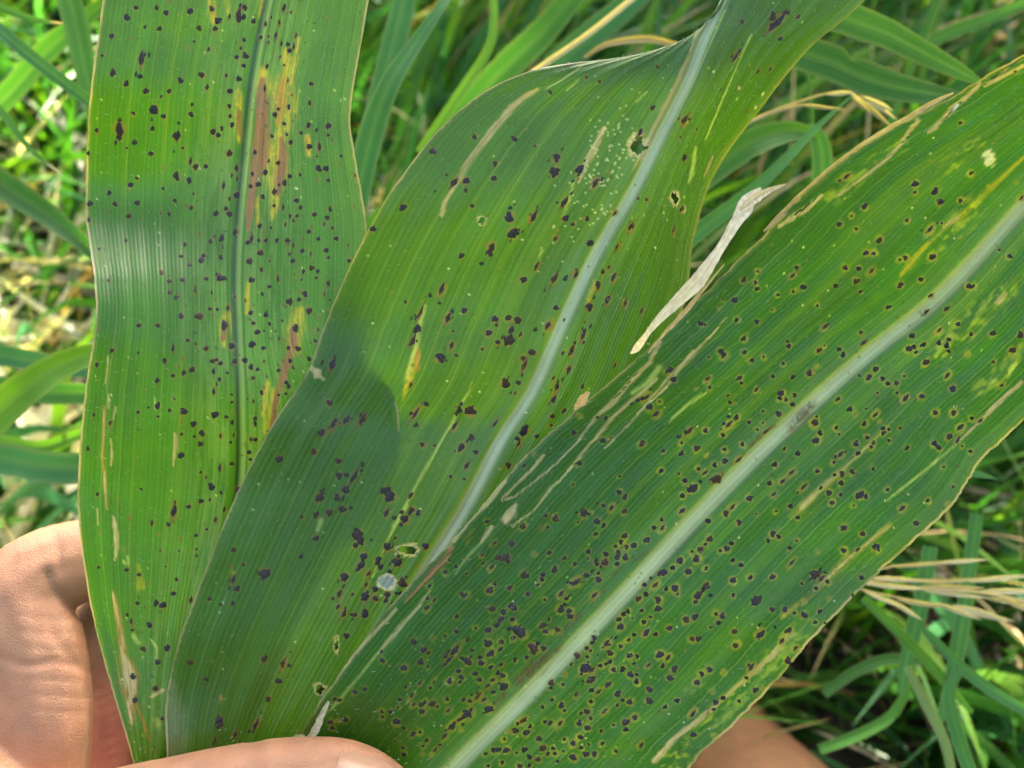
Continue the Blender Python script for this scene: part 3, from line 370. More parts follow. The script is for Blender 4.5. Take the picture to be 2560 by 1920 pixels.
# ---------------------------------------------------------------- single blades that can be told apart
def blade(name, pts, colour, label, cat="grass blade", group=None, fold=.2, tip=None, seed=0, roll=0.0, notch=False, S=None, rag=1.0, mott=None):
    """pts: x, y (measuring picture), distance m, half-width (measuring px)"""
    pts = np.array(pts, float); S = S or 10 * len(pts); u = np.linspace(0, len(pts) - 1, S); K = catmull(pts, u)
    C = P(K[:, 0] * DSP, K[:, 1] * DSP, K[:, 2]); hw = np.maximum(K[:, 3], .4) * DSP / FPX * K[:, 2]
    T = np.gradient(C, axis=0); T /= np.linalg.norm(T, axis=1, keepdims=True) + 1e-9
    view = C - CAM; view /= np.linalg.norm(view, axis=1, keepdims=True)
    B = np.cross(T, view); B /= np.linalg.norm(B, axis=1, keepdims=True); N = np.cross(T, B)
    B = B * math.cos(roll) + N * math.sin(roll); N = np.cross(T, B); B = B / max(math.cos(roll), .3)
    r = np.random.default_rng(seed + 77); s = np.linspace(-1, 1, 7)
    e = 1 + .05 * np.cumsum(r.normal(0, 1, (S, 2)), 0) / np.sqrt(S) + (.0 if rag < 2 else .34) * (vnoise(np.linspace(0, 13, S)[:, None] + seed, np.array([[2., 9.]]) + seed, 71) - .5) + r.normal(0, .015, (S, 2)) * rag
    sg = np.where(s < 0, e[:, :1], e[:, 1:]) if True else 1
    if notch: sg = np.where((s > 0)[None] , sg * (1 - .38 * np.exp(-((u / (len(pts) - 1) - .33) / .035) ** 2))[:, None], sg)
    off = (s[None] * sg)
    V = C[:, None] + B[:, None] * (off * hw[:, None])[..., None] + N[:, None] * ((np.abs(off) - .5) * hw[:, None] * fold)[..., None]
    i = np.arange(S * 7).reshape(S, 7); F = np.stack([i[:-1, :-1], i[1:, :-1], i[1:, 1:], i[:-1, 1:]], -1).reshape(-1, 4)
    cv = np.broadcast_to(np.array(colour, float), V.shape).copy()
    cv[:, [0, 6]] = cv[:, [0, 6]] * .8 + np.array([.30, .30, .14]) * .2
    cv[:, 3] = cv[:, 3] * .75 + np.array([.16, .28, .08]) * .25
    if mott is not None:
        mz = vnoise(u[:, None] * 9 + seed, s[None] * 2.2 + 5, seed)[..., None]; cv = cv * (1 - mz) + np.array(mott) * mz
    if tip is not None:
        a = smooth01((u / (len(pts) - 1) - .72) / .2)[:, None, None]; cv = cv * (1 - a) + np.array(tip) * a
    st = np.zeros(V.shape); st[..., 0] = off * hw[:, None] * 1000 + seed * 37; st[..., 1] = np.cumsum(np.linalg.norm(np.gradient(C, axis=0), axis=1))[:, None] * 1000 + seed * 91
    o = mesh(name, V, F, M_BLADE, attrs={"col": ('FLOAT_COLOR', cv.reshape(-1, 3)), "st": ('FLOAT_VECTOR', st.reshape(-1, 3))}, origin=C[0])
    return tag(o, label, cat, group) if label else o
G1 = (.040, .145, .020); G2 = (.034, .135, .045); G3 = (.070, .190, .018); G4 = (.024, .095, .018); TAN = (.46, .36, .18); STR = (.55, .47, .28)
BL = "grass blades singled out behind the leaves"
blade("grass_leaf", [(-60, 20, .46, 14), (0, 66, .45, 14), (70, 125, .45, 14), (195, 222, .46, 12), (330, 330, .48, 7)], G2, "blue-green blade slanting down to the left leaf from the upper left corner", group=BL, seed=1)
blade("grass_leaf", [(-60, -10, .44, 10), (0, 14, .44, 9), (60, 38, .44, 7), (105, 47, .44, 4), (136, 50, .44, 1)], G1, "short blade with a dry pale tip at the top left corner", group=BL, tip=TAN, seed=2)
blade("grass_leaf", [(-60, 170, .43, 9), (0, 238, .43, 9), (50, 305, .43, 6), (95, 348, .43, 4), (134, 376, .43, 1)], G1, "thin curved blade with a grey tip left of the left leaf", group=BL, tip=(.36, .32, .24), seed=3)
blade("grass_leaf", [(-80, 330, .50, 30), (0, 395, .50, 30), (90, 455, .50, 26), (190, 535, .50, 16), (300, 640, .52, 5)], G4, "dark broad blade slanting down behind the left leaf", group=BL, seed=4, fold=.4)
blade("grass_leaf", [(-120, 1010, .40, 44), (0, 885, .40, 40), (60, 835, .40, 37), (130, 790, .405, 30), (200, 765, .41, 22), (300, 745, .42, 10)], G3, "bright broad blade rising to the left leaf's edge above the hand", group=BL, seed=5, fold=.3)
blade("grass_leaf", [(-100, 980, .47, 34), (0, 990, .47, 34), (90, 1008, .47, 34), (170, 1010, .47, 34), (300, 1000, .48, 26)], G2, "blue-green broad blade lying level just above the hand", group=BL, seed=6)
blade("grass_leaf", [(-80, 945, .50, 15), (20, 958, .50, 15), (90, 965, .50, 14), (180, 935, .50, 12), (280, 900, .5, 6)], G3, "narrow bright blade lying just above the blue-green level blade", group=BL, seed=61)
blade("grass_leaf", [(-100, 755, .52, 26), (0, 768, .52, 24), (100, 785, .52, 22), (200, 800, .52, 20), (300, 810, .52, 10)], G2, "pale blue-green blade lying behind the bright broad blade", group=BL, seed=7)
blade("grass_leaf", [(-80, 840, .52, 26), (0, 838, .52, 26), (100, 848, .52, 25), (190, 850, .52, 22), (300, 850, .52, 12)], G1, "mid-green level blade under the bright broad blade", group=BL, seed=8)
blade("grass_leaf", [(110, -120, .52, 26), (150, 0, .52, 27), (178, 120, .52, 24), (200, 230, .52, 18), (215, 330, .52, 6)], G1, "broad blade hanging down beside the left leaf's top", group=BL, seed=9)
blade("grass_leaf", [(-80, 300, .56, 24), (30, 190, .56, 25), (100, 110, .56, 24), (170, 50, .56, 20), (260, -20, .56, 10)], G1, "pale broad blade slanting up to the right at top left", group=BL, seed=10)
blade("grass_leaf", [(752, 520, .43, 26), (780, 380, .43, 27), (806, 275, .43, 27), (842, 180, .43, 22), (900, 90, .435, 15), (955, 10, .44, 10), (1010, -70, .45, 7)], G2, "long slender blade rising between the left and middle leaves", group=BL, seed=11)
blade("grass_leaf", [(800, 300, .52, 28), (840, 140, .52, 28), (868, 20, .52, 26), (890, -80, .52, 20)], G2, "broad upright blade right behind the long slender one", group=BL, seed=12)
blade("grass_leaf", [(780, 500, .50, 12), (860, 430, .50, 15), (950, 350, .50, 15), (1080, 240, .50, 12), (1200, 140, .5, 6)], G1, "blade slanting along the middle leaf's left margin", group=BL, seed=13)
blade("grass_leaf", [(960, 300, .60, 28), (1060, 180, .60, 30), (1180, 60, .60, 28), (1280, -60, .60, 20)], G1, "broad blade slanting up to the right above the middle leaf", group=BL, seed=14)
blade("grass_leaf", [(1080, 260, .66, 28), (1240, 110, .66, 32), (1380, -10, .66, 26), (1460, -90, .66, 16)], G2, "wide blade behind the straw stem above the middle leaf", group=BL, seed=15)
blade("grass_leaf", [(905, 330, .56, 10), (990, 205, .56, 10), (1052, 110, .56, 10), (1066, 40, .56, 9), (1060, -60, .56, 6)], G3, "narrow bowed blade left of the straw stem", group=BL, seed=16)
blade("grass_leaf", [(1262, 124, .47, 3), (1310, 96, .47, 6), (1385, 84, .475, 8), (1441, 92, .48, 7), (1486, 110, .48, 6), (1540, 150, .49, 2)], (.27, .22, .11), "curled yellow-brown dead blade touching the middle leaf's top", group=BL, seed=17, fold=.5)
blade("straw_stalk", [(1110, 190, .50, 6), (1170, 143, .50, 6), (1270, 74, .50, 6), (1362, 0, .50, 6), (1460, -80, .5, 6)], STR, "pale straw stem slanting above the middle leaf", "straw stem", seed=18, fold=.9)
blade("broad_leaf", [(1700, -10, .43, 30), (1790, 25, .43, 36), (1850, 48, .43, 34), (1915, 72, .43, 31), (1985, 108, .43, 26), (2058, 146, .43, 19), (2110, 174, .435, 9), (2150, 196, .44, 2)], (.036, .125, .028), "broad green leaf at top right, upper of two beside the middle leaf", "grass leaf", "two broad leaves at top right", seed=19, fold=.1)
blade("broad_leaf", [(1660, 90, .42, 30), (1743, 118, .42, 38), (1810, 140, .42, 40), (1870, 168, .42, 38), (1930, 186, .42, 32), (2001, 200, .42, 24), (2080, 212, .43, 12), (2140, 218, .44, 3)], (.030, .110, .032), "broad green leaf at top right with a notched edge, lower of two", "grass leaf", "two broad leaves at top right", seed=20, fold=.1, notch=True, S=160)
blade("grass_leaf", [(1480, 420, .45, 24), (1560, 350, .45, 31), (1625, 308, .45, 30), (1690, 285, .455, 24), (1738, 285, .46, 15), (1768, 300, .465, 8)], G1, "arching broad blade right of the middle leaf, bending over at its end", group=BL, seed=21, fold=.35)
blade("grass_leaf", [(1738, 278, .47, 10), (1762, 290, .472, 17), (1774, 330, .475, 21), (1774, 390, .48, 20), (1765, 470, .49, 14)], G2, "drooping blue-green blade end below the arching broad blade", group=BL, seed=22)
blade("grass_leaf", [(1440, 570, .44, 16), (1503, 506, .44, 18), (1645, 394, .44, 13), (1758, 281, .445, 7), (1838, 208, .45, 2)], (.050, .180, .045), "slender straight blade crossing the arching broad blade", group=BL, seed=23)
blade("grass_stalk", [(1738, 100, .50, 4), (1752, 230, .50, 5), (1758, 330, .50, 5), (1764, 420, .50, 5)], G1, "thin upright green stem beside the drooping blade end", "grass stem", seed=24, fold=.8)
blade("grass_leaf", [(1985, 110, .60, 8), (2040, 76, .60, 14), (2130, 42, .60, 13), (2230, 0, .60, 10)], G1, "blade slanting to the top right corner over bare soil", group=BL, seed=25)
blade("grass_stalk", [(1900, 330, .55, 7), (1950, 200, .55, 7), (1990, 90, .55, 8), (2040, -40, .55, 8)], G1, "green stem crossing behind the two broad leaves", "grass stem", seed=26, fold=.8)
blade("grass_leaf", [(2060, 1010, .43, 10), (2100, 1020, .43, 9), (2130, 1028, .43, 5), (2156, 1035, .43, .6)], G2, "short blade tip poking out from the right leaf's lower margin", group=BL, seed=27)
blade("grass_leaf", [(2110, 1110, .50, 13), (2085, 1300, .50, 16), (2060, 1450, .50, 16), (2030, 1560, .50, 8)], G2, "upright blue-green blade behind the dry seed head", group=BL, seed=28)
blade("grass_leaf", [(2010, 1180, .52, 16), (1990, 1300, .52, 18), (1960, 1420, .52, 15), (1945, 1500, .52, 8)], G2, "upright blade left of and behind the dry seed head", group=BL, seed=29)
blade("grass_leaf", [(1865, 1290, .50, 10), (1935, 1360, .50, 11), (2000, 1425, .50, 12), (2040, 1470, .50, 11), (2100, 1540, .5, 4)], G1, "blade slanting down to the right below the dry seed head", group=BL, seed=30)
blade("grass_leaf", [(1980, 1345, .48, 4), (2020, 1385, .48, 9), (2070, 1435, .48, 11), (2140, 1490, .48, 12), (2240, 1550, .48, 10)], G2, "bent blue-green blade running to the lower right corner", group=BL, seed=31, tip=None)
blade("grass_leaf", [(2075, 1440, .47, 9), (2050, 1500, .47, 13), (2066, 1580, .47, 15), (2100, 1680, .47, 14)], G2, "curved blade hanging at the bottom right", group=BL, seed=32)
blade("grass_leaf", [(1960, 1440, .46, 8), (1995, 1510, .46, 11), (2040, 1600, .46, 11), (2060, 1690, .46, 9)], (.10, .17, .08), "grey-green stem-like blade rising from the bottom edge", group=BL, seed=33)
blade("grass_leaf", [(1780, 1500, .54, 10), (1850, 1450, .54, 12), (1920, 1425, .54, 12), (1990, 1430, .54, 9)], G4, "dark arching blade above the bare limb", group=BL, seed=34)
blade("grass_leaf", [(1770, 1620, .56, 11), (1860, 1585, .56, 12), (1930, 1540, .56, 11), (1975, 1455, .56, 8)], G1, "low blade curving upward right of the bare limb", group=BL, seed=35)

# dry seed heads: stem and spikelets
def spikelet(parent, p0, p1, hw, d, cl, seed):
    b = blade("spikelet", [(p0[0], p0[1], d, hw * .25), ((p0[0] * 2 + p1[0]) / 3, (p0[1] * 2 + p1[1]) / 3, d, hw), ((p0[0] + p1[0] * 2) / 3, (p0[1] + p1[1] * 2) / 3, d, hw * .9), (p1[0], p1[1], d, .5)], cl, None, seed=seed, fold=.9)
    mw = b.location.copy(); b.parent = parent; b.location = mw - parent.location
def seed_head(label, stems, spikes, d, base):
    e = empty("grass_panicle", P(base[0] * DSP, base[1] * DSP, np.array(d))); tag(e, label, "seed head", "dry grass seed heads")
    for k, s in enumerate(stems):
        b = blade("stem", [(x, y, d + .004 * k, hw) for x, y, hw in s], (.36, .31, .20), None, seed=300 + k, fold=.9)
        l = b.location.copy(); b.parent = e; b.location = l - e.location
    for k, (a, b_, hw) in enumerate(spikes):
        spikelet(e, a, b_, hw * .72, d - .006 + .003 * (k % 5), (.40, .38, .27) if k % 3 else (.30, .27, .15), 340 + k)
def z9(x, y): return ((1600 + x * .434) / DSP, (1200 + y * .434) / DSP)
def z7(x, y): return ((1600 + x * .434) / DSP, y * .434 / DSP)
def st9(*p): return [z9(x, y) + (hw,) for x, y, hw in p]
def st7(*p): return [z7(x, y) + (hw,) for x, y, hw in p]
seed_head("pale dry seed head spreading right from the right leaf's lower margin",
    [st9((1150, 590, 3), (1330, 590, 3), (1640, 625, 3), (1980, 650, 3), (2300, 720, 3)), st9((1200, 610, 2), (1400, 660, 2), (1700, 715, 2), (2000, 770, 2)), st9((1200, 580, 2), (1450, 575, 2), (1800, 575, 2), (2250, 555, 2)), st9((1250, 560, 2), (1440, 500, 2), (1700, 475, 2))],
    [(z9(1440, 500), z9(1760, 478), 5), (z9(1690, 478), z9(2010, 458), 6), (z9(1330, 560), z9(1660, 585), 7), (z9(1640, 590), z9(1960, 570), 6), (z9(1900, 585), z9(2240, 548), 7), (z9(1300, 600), z9(1660, 630), 6), (z9(1600, 615), z9(1990, 622), 7), (z9(1640, 640), z9(2010, 680), 6), (z9(1960, 640), z9(2290, 640), 8), (z9(1990, 680), z9(2300, 720), 8),
     (z9(1290, 640), z9(1500, 730), 6), (z9(1420, 680), z9(1625, 805), 7), (z9(1480, 690), z9(1760, 735), 6), (z9(1700, 705), z9(1965, 805), 7), (z9(1830, 745), z9(2160, 815), 8), (z9(2080, 680), z9(2280, 770), 7), (z9(1800, 720), z9(2060, 780), 7)], .47, z9(1150, 590))
seed_head("drooping dry seed head under the two broad leaves at top right",
    [st7((480, 790, 3), (650, 690, 3), (900, 590, 2.5), (1120, 530, 2), (1230, 530, 2)), st7((560, 740, 3), (760, 650, 3), (950, 605, 2.5), (1180, 632, 1.5))],
    [(z7(900, 600), z7(1190, 635), 6), (z7(1080, 545), z7(1250, 530), 6), (z7(1200, 520), z7(1290, 610), 6), (z7(1230, 540), z7(1450, 730), 8), (z7(1260, 530), z7(1480, 690), 8), (z7(1290, 560), z7(1460, 640), 9), (z7(1220, 560), z7(1330, 650), 7)], .45, z7(480, 790))
# ---------------------------------------------------------------- unseen corn plants added beyond the top of the frame to shade grass and leaves
def shade_corn_plant(x, y, h, seed, label, nl=9, across=False):
    r = np.random.default_rng(seed); e = empty("shade_corn_plant", (x, y, 0)); tag(e, label, "corn plant", "corn row added beyond the grass for shade")
    n, m = 14, 10; t = np.linspace(0, 1, n); a = np.arange(m) / m * 2 * np.pi
    rad = .013 * (1 - .6 * t) * (1 + .18 * (np.arange(n) % 3 == 0)); bx, by = r.normal(0, .04, 2)
    C = np.stack([x + bx * t ** 2, y + by * t ** 2, h * t], -1); V = C[:, None] + np.stack([np.cos(a)[None] * rad[:, None], np.sin(a)[None] * rad[:, None], np.zeros((n, m))], -1)
    i = np.arange(n * m).reshape(n, m); F = np.stack([i[:-1], np.roll(i[:-1], -1, 1), np.roll(i[1:], -1, 1), i[1:]], -1).reshape(-1, 4)
    st = np.zeros(V.shape); st[..., 1] = V[..., 2] * 1000
    mesh("stalk", V, F, M_BLADE, e, {"col": ('FLOAT_COLOR', np.ones((n * m, 3)) * np.array([.09, .17, .05])), "st": ('FLOAT_VECTOR', st.reshape(-1, 3))}, origin=(x, y, 0))
    ph = r.uniform(0, 6.28) if not across else R(90) + r.normal(0, .3)
    for k in range(nl):
        z = h * (.14 + .80 * k / (nl - 1)); ph += np.pi + r.normal(0, .35 if not across else .2); L = r.uniform(.50, .72) * (1 - .35 * abs(k / (nl - 1) - .5)); S = 16; t = np.linspace(0, 1, S)
        ang = .45 + r.uniform(1.1, 2.0) * t ** 1.2; ds = L / (S - 1); hx = np.cumsum(np.sin(ang) * ds); hz = np.maximum(np.cumsum(np.cos(ang) * ds) + z, .03)
        C = np.stack([x + np.cos(ph) * hx, y + np.sin(ph) * hx, hz], -1); B = np.array([-np.sin(ph), np.cos(ph), 0]); T = np.gradient(C, axis=0); T /= np.linalg.norm(T, axis=1, keepdims=True); N = np.cross(T, B)
        hw = .038 * np.minimum(1, .5 + 2 * t) * np.clip((1 - t) / .6, .02, 1) ** .7; s = np.linspace(-1, 1, 5)
        V = C[:, None] + B * (s[None] * hw[:, None])[..., None] - N[:, None] * ((np.abs(s)[None]) * hw[:, None] * .3)[..., None] + N[:, None] * (.006 * np.sin(t * 26 + s[None, :].T * 2).T * np.abs(s)[None])[..., None]
        i = np.arange(S * 5).reshape(S, 5); F = np.stack([i[:-1, :-1], i[1:, :-1], i[1:, 1:], i[:-1, 1:]], -1).reshape(-1, 4)
        st = np.zeros(V.shape); st[..., 0] = s[None] * 34; st[..., 1] = (t * L * 1000)[:, None]
        mesh("leaf", V, F, M_BLADE, e, {"col": ('FLOAT_COLOR', np.ones((S * 5, 3)) * np.array([.055, .145, .03])), "st": ('FLOAT_VECTOR', st.reshape(-1, 3))}, origin=(x, y, 0))
CORN = [(-1.05, 1.75), (-.82, 1.62), (-.62, 1.80), (.94, 1.66), (1.05, 1.80), (1.0, 2.15), (-.7, 2.2)]
for k, (x, y) in enumerate(CORN):
    shade_corn_plant(x, y, 1.15 + .12 * ((k * 7) % 3), 900 + k, "green corn plant added out of view beyond the grass to cast shade")
for k, (x, y) in enumerate([(.30, 1.60), (.36, 1.52), (.40, 1.66), (.46, 1.54), (.52, 1.70), (.58, 1.56), (.44, 1.84), (.58, 1.86)]):
    shade_corn_plant(x, y, 1.95 + .1 * (k % 3), 960 + k, "tall leafy corn plant added out of view to shade the held leaves", 14, True)
for k, (x, y) in enumerate([(.11, 1.80), (.17, 1.62), (.24, 1.72), (.33, 1.95)]):
    shade_corn_plant(x, y, .95 + .05 * (k % 2), 990 + k, "short corn plant added out of view to shade the grass", 10, True)
# unseen row added behind the viewer to block low sky, copies of three plants
protos = [o for o in list(bpy.data.objects) if o.name.startswith("shade_corn_plant") and o.parent is None][-3:]
rr = np.random.default_rng(55)
for k in range(22):
    src = protos[k % 3]; c = src.copy(); col.objects.link(c); c["label"] = "corn plant added behind the viewer to block low sky"; c["group"] = "corn row added behind the viewer to block sky"
    c.location = (-1.7 + (k % 12) * .30 + rr.normal(0, .04), (-1.0 if k < 12 else -1.45) + rr.normal(0, .06), 0); c.rotation_euler = (0, 0, rr.uniform(0, 6.28))
    for ch in src.children:
        d_ = ch.copy(); col.objects.link(d_); d_.parent = c
# ---------------------------------------------------------------- the three corn leaves
TS = .434
SCREEN_K = 2.1e-5
def plane_d(Y): return .309 + (np.clip(Y, -900, 2600) - 960) * SCREEN_K
# stations from base to tip: left edge, midrib, right edge (measuring picture) and their offsets in mm (+ = farther from the viewer)
LEAVES = {
"A": dict(st=[((300,1780),(340,1800),(380,1790),4,4,4), ((290,1659),(352,1680),(430,1660),5,6,6), ((245,1500),(395,1530),(550,1540),6,9,9), ((200,1330),(445,1350),(590,1370),7,12,12),
  ((172,1150),(490,1180),(650,1200),7,14,13), ((169,1020),(514,1040),(830,1055),9,15,11), ((183,850),(516,870),(860,885),10,15,10), ((205,700),(511,730),(790,745),7,14,11),
  ((203,600),(507,610),(792,610),8,14,13), ((186,470),(513,480),(791,480),13,16,12), ((187,330),(527,330),(768,340),11,16,11), ((195,200),(540,200),(757,250),10,17,14),
  ((212,80),(558,90),(778,110),12,18,15), ((231,-40),(585,-40),(803,-30),13,19,15), ((300,-300),(640,-300),(850,-280),20,26,20), ((420,-650),(700,-650),(880,-640),30,34,30), ((740,-1000),(760,-1000),(780,-1000),40,40,40)],
  base=(.040,.146,.004), mid=(.12,.24,.06), midw=(15, 20), halo="rim", groove=.25, rimc=(.30,.17,.02), nt=760),
"B": dict(st=[((352,1770),(560,1800),(700,1770),-1,2,2), ((360,1640),(640,1660),(800,1640),-1,3,3), ((358,1520),(720,1545),(880,1540),0,4,3), ((385,1390),(812,1400),(990,1400),0,5,4),
  ((445,1230),(905,1250),(1110,1260),1,6,4), ((510,1070),(1000,1100),(1230,1120),1,6,5), ((588,918),(1080,950),(1330,990),-1,5,5), ((665,800),(1150,840),(1400,870),2,5,6),
  ((702,700),(1215,695),(1450,740),3,5,9), ((770,545),(1287,545),(1485,630),2,4,13), ((862,388),(1370,405),(1498,520),1,2,14), ((990,240),(1435,275),(1545,375),4,0,10),
  ((1140,155),(1487,170),(1640,240),2,-2,4), ((1350,123),(1520,85),(1745,108),2,-3,0), ((1480,104),(1545,25),(1838,30),3,-3,-1), ((1575,50),(1572,-40),(1900,-40),4,-3,-1), ((1670,-180),(1640,-220),(2010,-200),12,0,2),
  ((1800,-450),(1730,-450),(2050,-470),20,4,6), ((1850,-800),(1850,-810),(1870,-800),20,20,20)],
  base=(.042,.126,.006), mid=(.42,.52,.32), midw=(20, 22), halo="rim", groove=1.4, rimc=(.26,.13,.02), nt=780),
"C": dict(st=[((560,1850),(700,1950),(820,1990),-4,-3,-3), ((600,1700),(850,1800),(1120,1900),-5,-4,-6), ((655,1575),(985,1655),(1440,1700),-6,-4,-8), ((745,1440),(1110,1530),(1521,1622),-7,-4,-9),
  ((858,1292),(1240,1395),(1638,1513),-8,-5,-9), ((980,1165),(1370,1258),(1750,1385),-9,-5,-10), ((1110,1010),(1500,1118),(1848,1284),-9,-5,-9), ((1250,880),(1630,985),(1953,1187),-8,-5,-9),
  ((1385,765),(1760,862),(2050,1100),-8,-5,-9), ((1500,655),(1890,750),(2118,998),-9,-6,-10), ((1630,528),(2010,655),(2190,930),-11,-9,-13), ((1750,405),(2110,555),(2290,830),-15,-13,-16),
  ((1890,298),(2205,450),(2380,720),-19,-17,-19), ((2050,212),(2320,330),(2500,590),-24,-22,-24), ((2212,118),(2440,220),(2620,470),-30,-28,-30), ((2450,0),(2640,70),(2800,300),-42,-40,-40), ((2800,-150),(2900,-100),(3000,0),-55,-55,-55), ((3140,-300),(3150,-300),(3160,-290),-65,-65,-65)],
  base=(.023,.104,.004), mid=(.50,.58,.30), midw=(26, 27), halo="yellow", groove=1.6, rimc=(.26,.31,.015), nt=820),
}
KIND = dict(yellow=((.38, .33, .015), .88), orange=((.34, .16, .022), .85), brown=((.25, .125, .035), 1.0), tan=((.42, .36, .15), .88), pale=((.30, .42, .11), .7),
            grey=((.20, .21, .10), .45), cream=((.62, .66, .36), .95), stain=((.075, .030, .007), .85), mottle=((.26, .36, .03), .75))
LABEL = {"A": "green corn leaf on the left with brown dead patches along its midrib", "B": "broad middle corn leaf with sparse large dark spots, twisting at the top", "C": "wide corn leaf on the right, thickly peppered with yellow-ringed dark spots"}

# a few shared shapes for the raised dark spots
def spot_shape(k, lens):
    r = np.random.default_rng(400 + k + 50 * lens); n = 16; a = np.arange(n) / n * 2 * np.pi
    if lens:
        rad = 1 / (np.abs(np.cos(a)) ** 1.25 * 1.55 + np.abs(np.sin(a)) ** 1.2) * 1.0
        x = np.cos(a) * rad; y = np.sin(a) * rad
        y = np.where(y > 0, y * r.uniform(1.0, 1.5), y * r.uniform(.75, 1.05)); j = 1 + r.normal(0, .10, n); x *= j * 1.15; x += .10 * np.sin(y * 2.2 + k)
    else:
        rad = 1 + .13 * np.sin(2 * a + r.uniform(0, 6)) + .11 * np.sin(3 * a + r.uniform(0, 6)) + .08 * np.sin(5 * a + r.uniform(0, 6)) + r.normal(0, .12, n)
        x = np.cos(a) * rad; y = np.sin(a) * rad
        if k % 4 == 3: y += .5 * np.exp(-((a - np.pi / 2) / .3) ** 2)
    V = [(0, 0, .16)] + [(x[i] * .62, y[i] * .62, .13 + r.normal(0, .02)) for i in range(n)] + [(x[i], y[i], 0.0) for i in range(n)]
    F = [(0, 1 + i, 1 + (i + 1) % n) for i in range(n)]
    F2 = []
    for i in range(n): j = (i + 1) % n; F2 += [(1 + i, 1 + n + i, 1 + n + j), (1 + i, 1 + n + j, 1 + j)]
    me = bpy.data.meshes.new("leaf_spot"); me.from_pydata(V, [], F + F2); me.materials.append(M_SPOT)
    me.polygons.foreach_set("use_smooth", np.ones(len(me.polygons), bool)); return me
BLOB = [spot_shape(k, 0) for k in range(12)]; LENS = [spot_shape(k, 1) for k in range(8)]
NP_V = {m.name: (np.array([v.co[:] for v in m.vertices]), np.array([p.vertices[:] for p in m.polygons])) for m in BLOB + LENS}

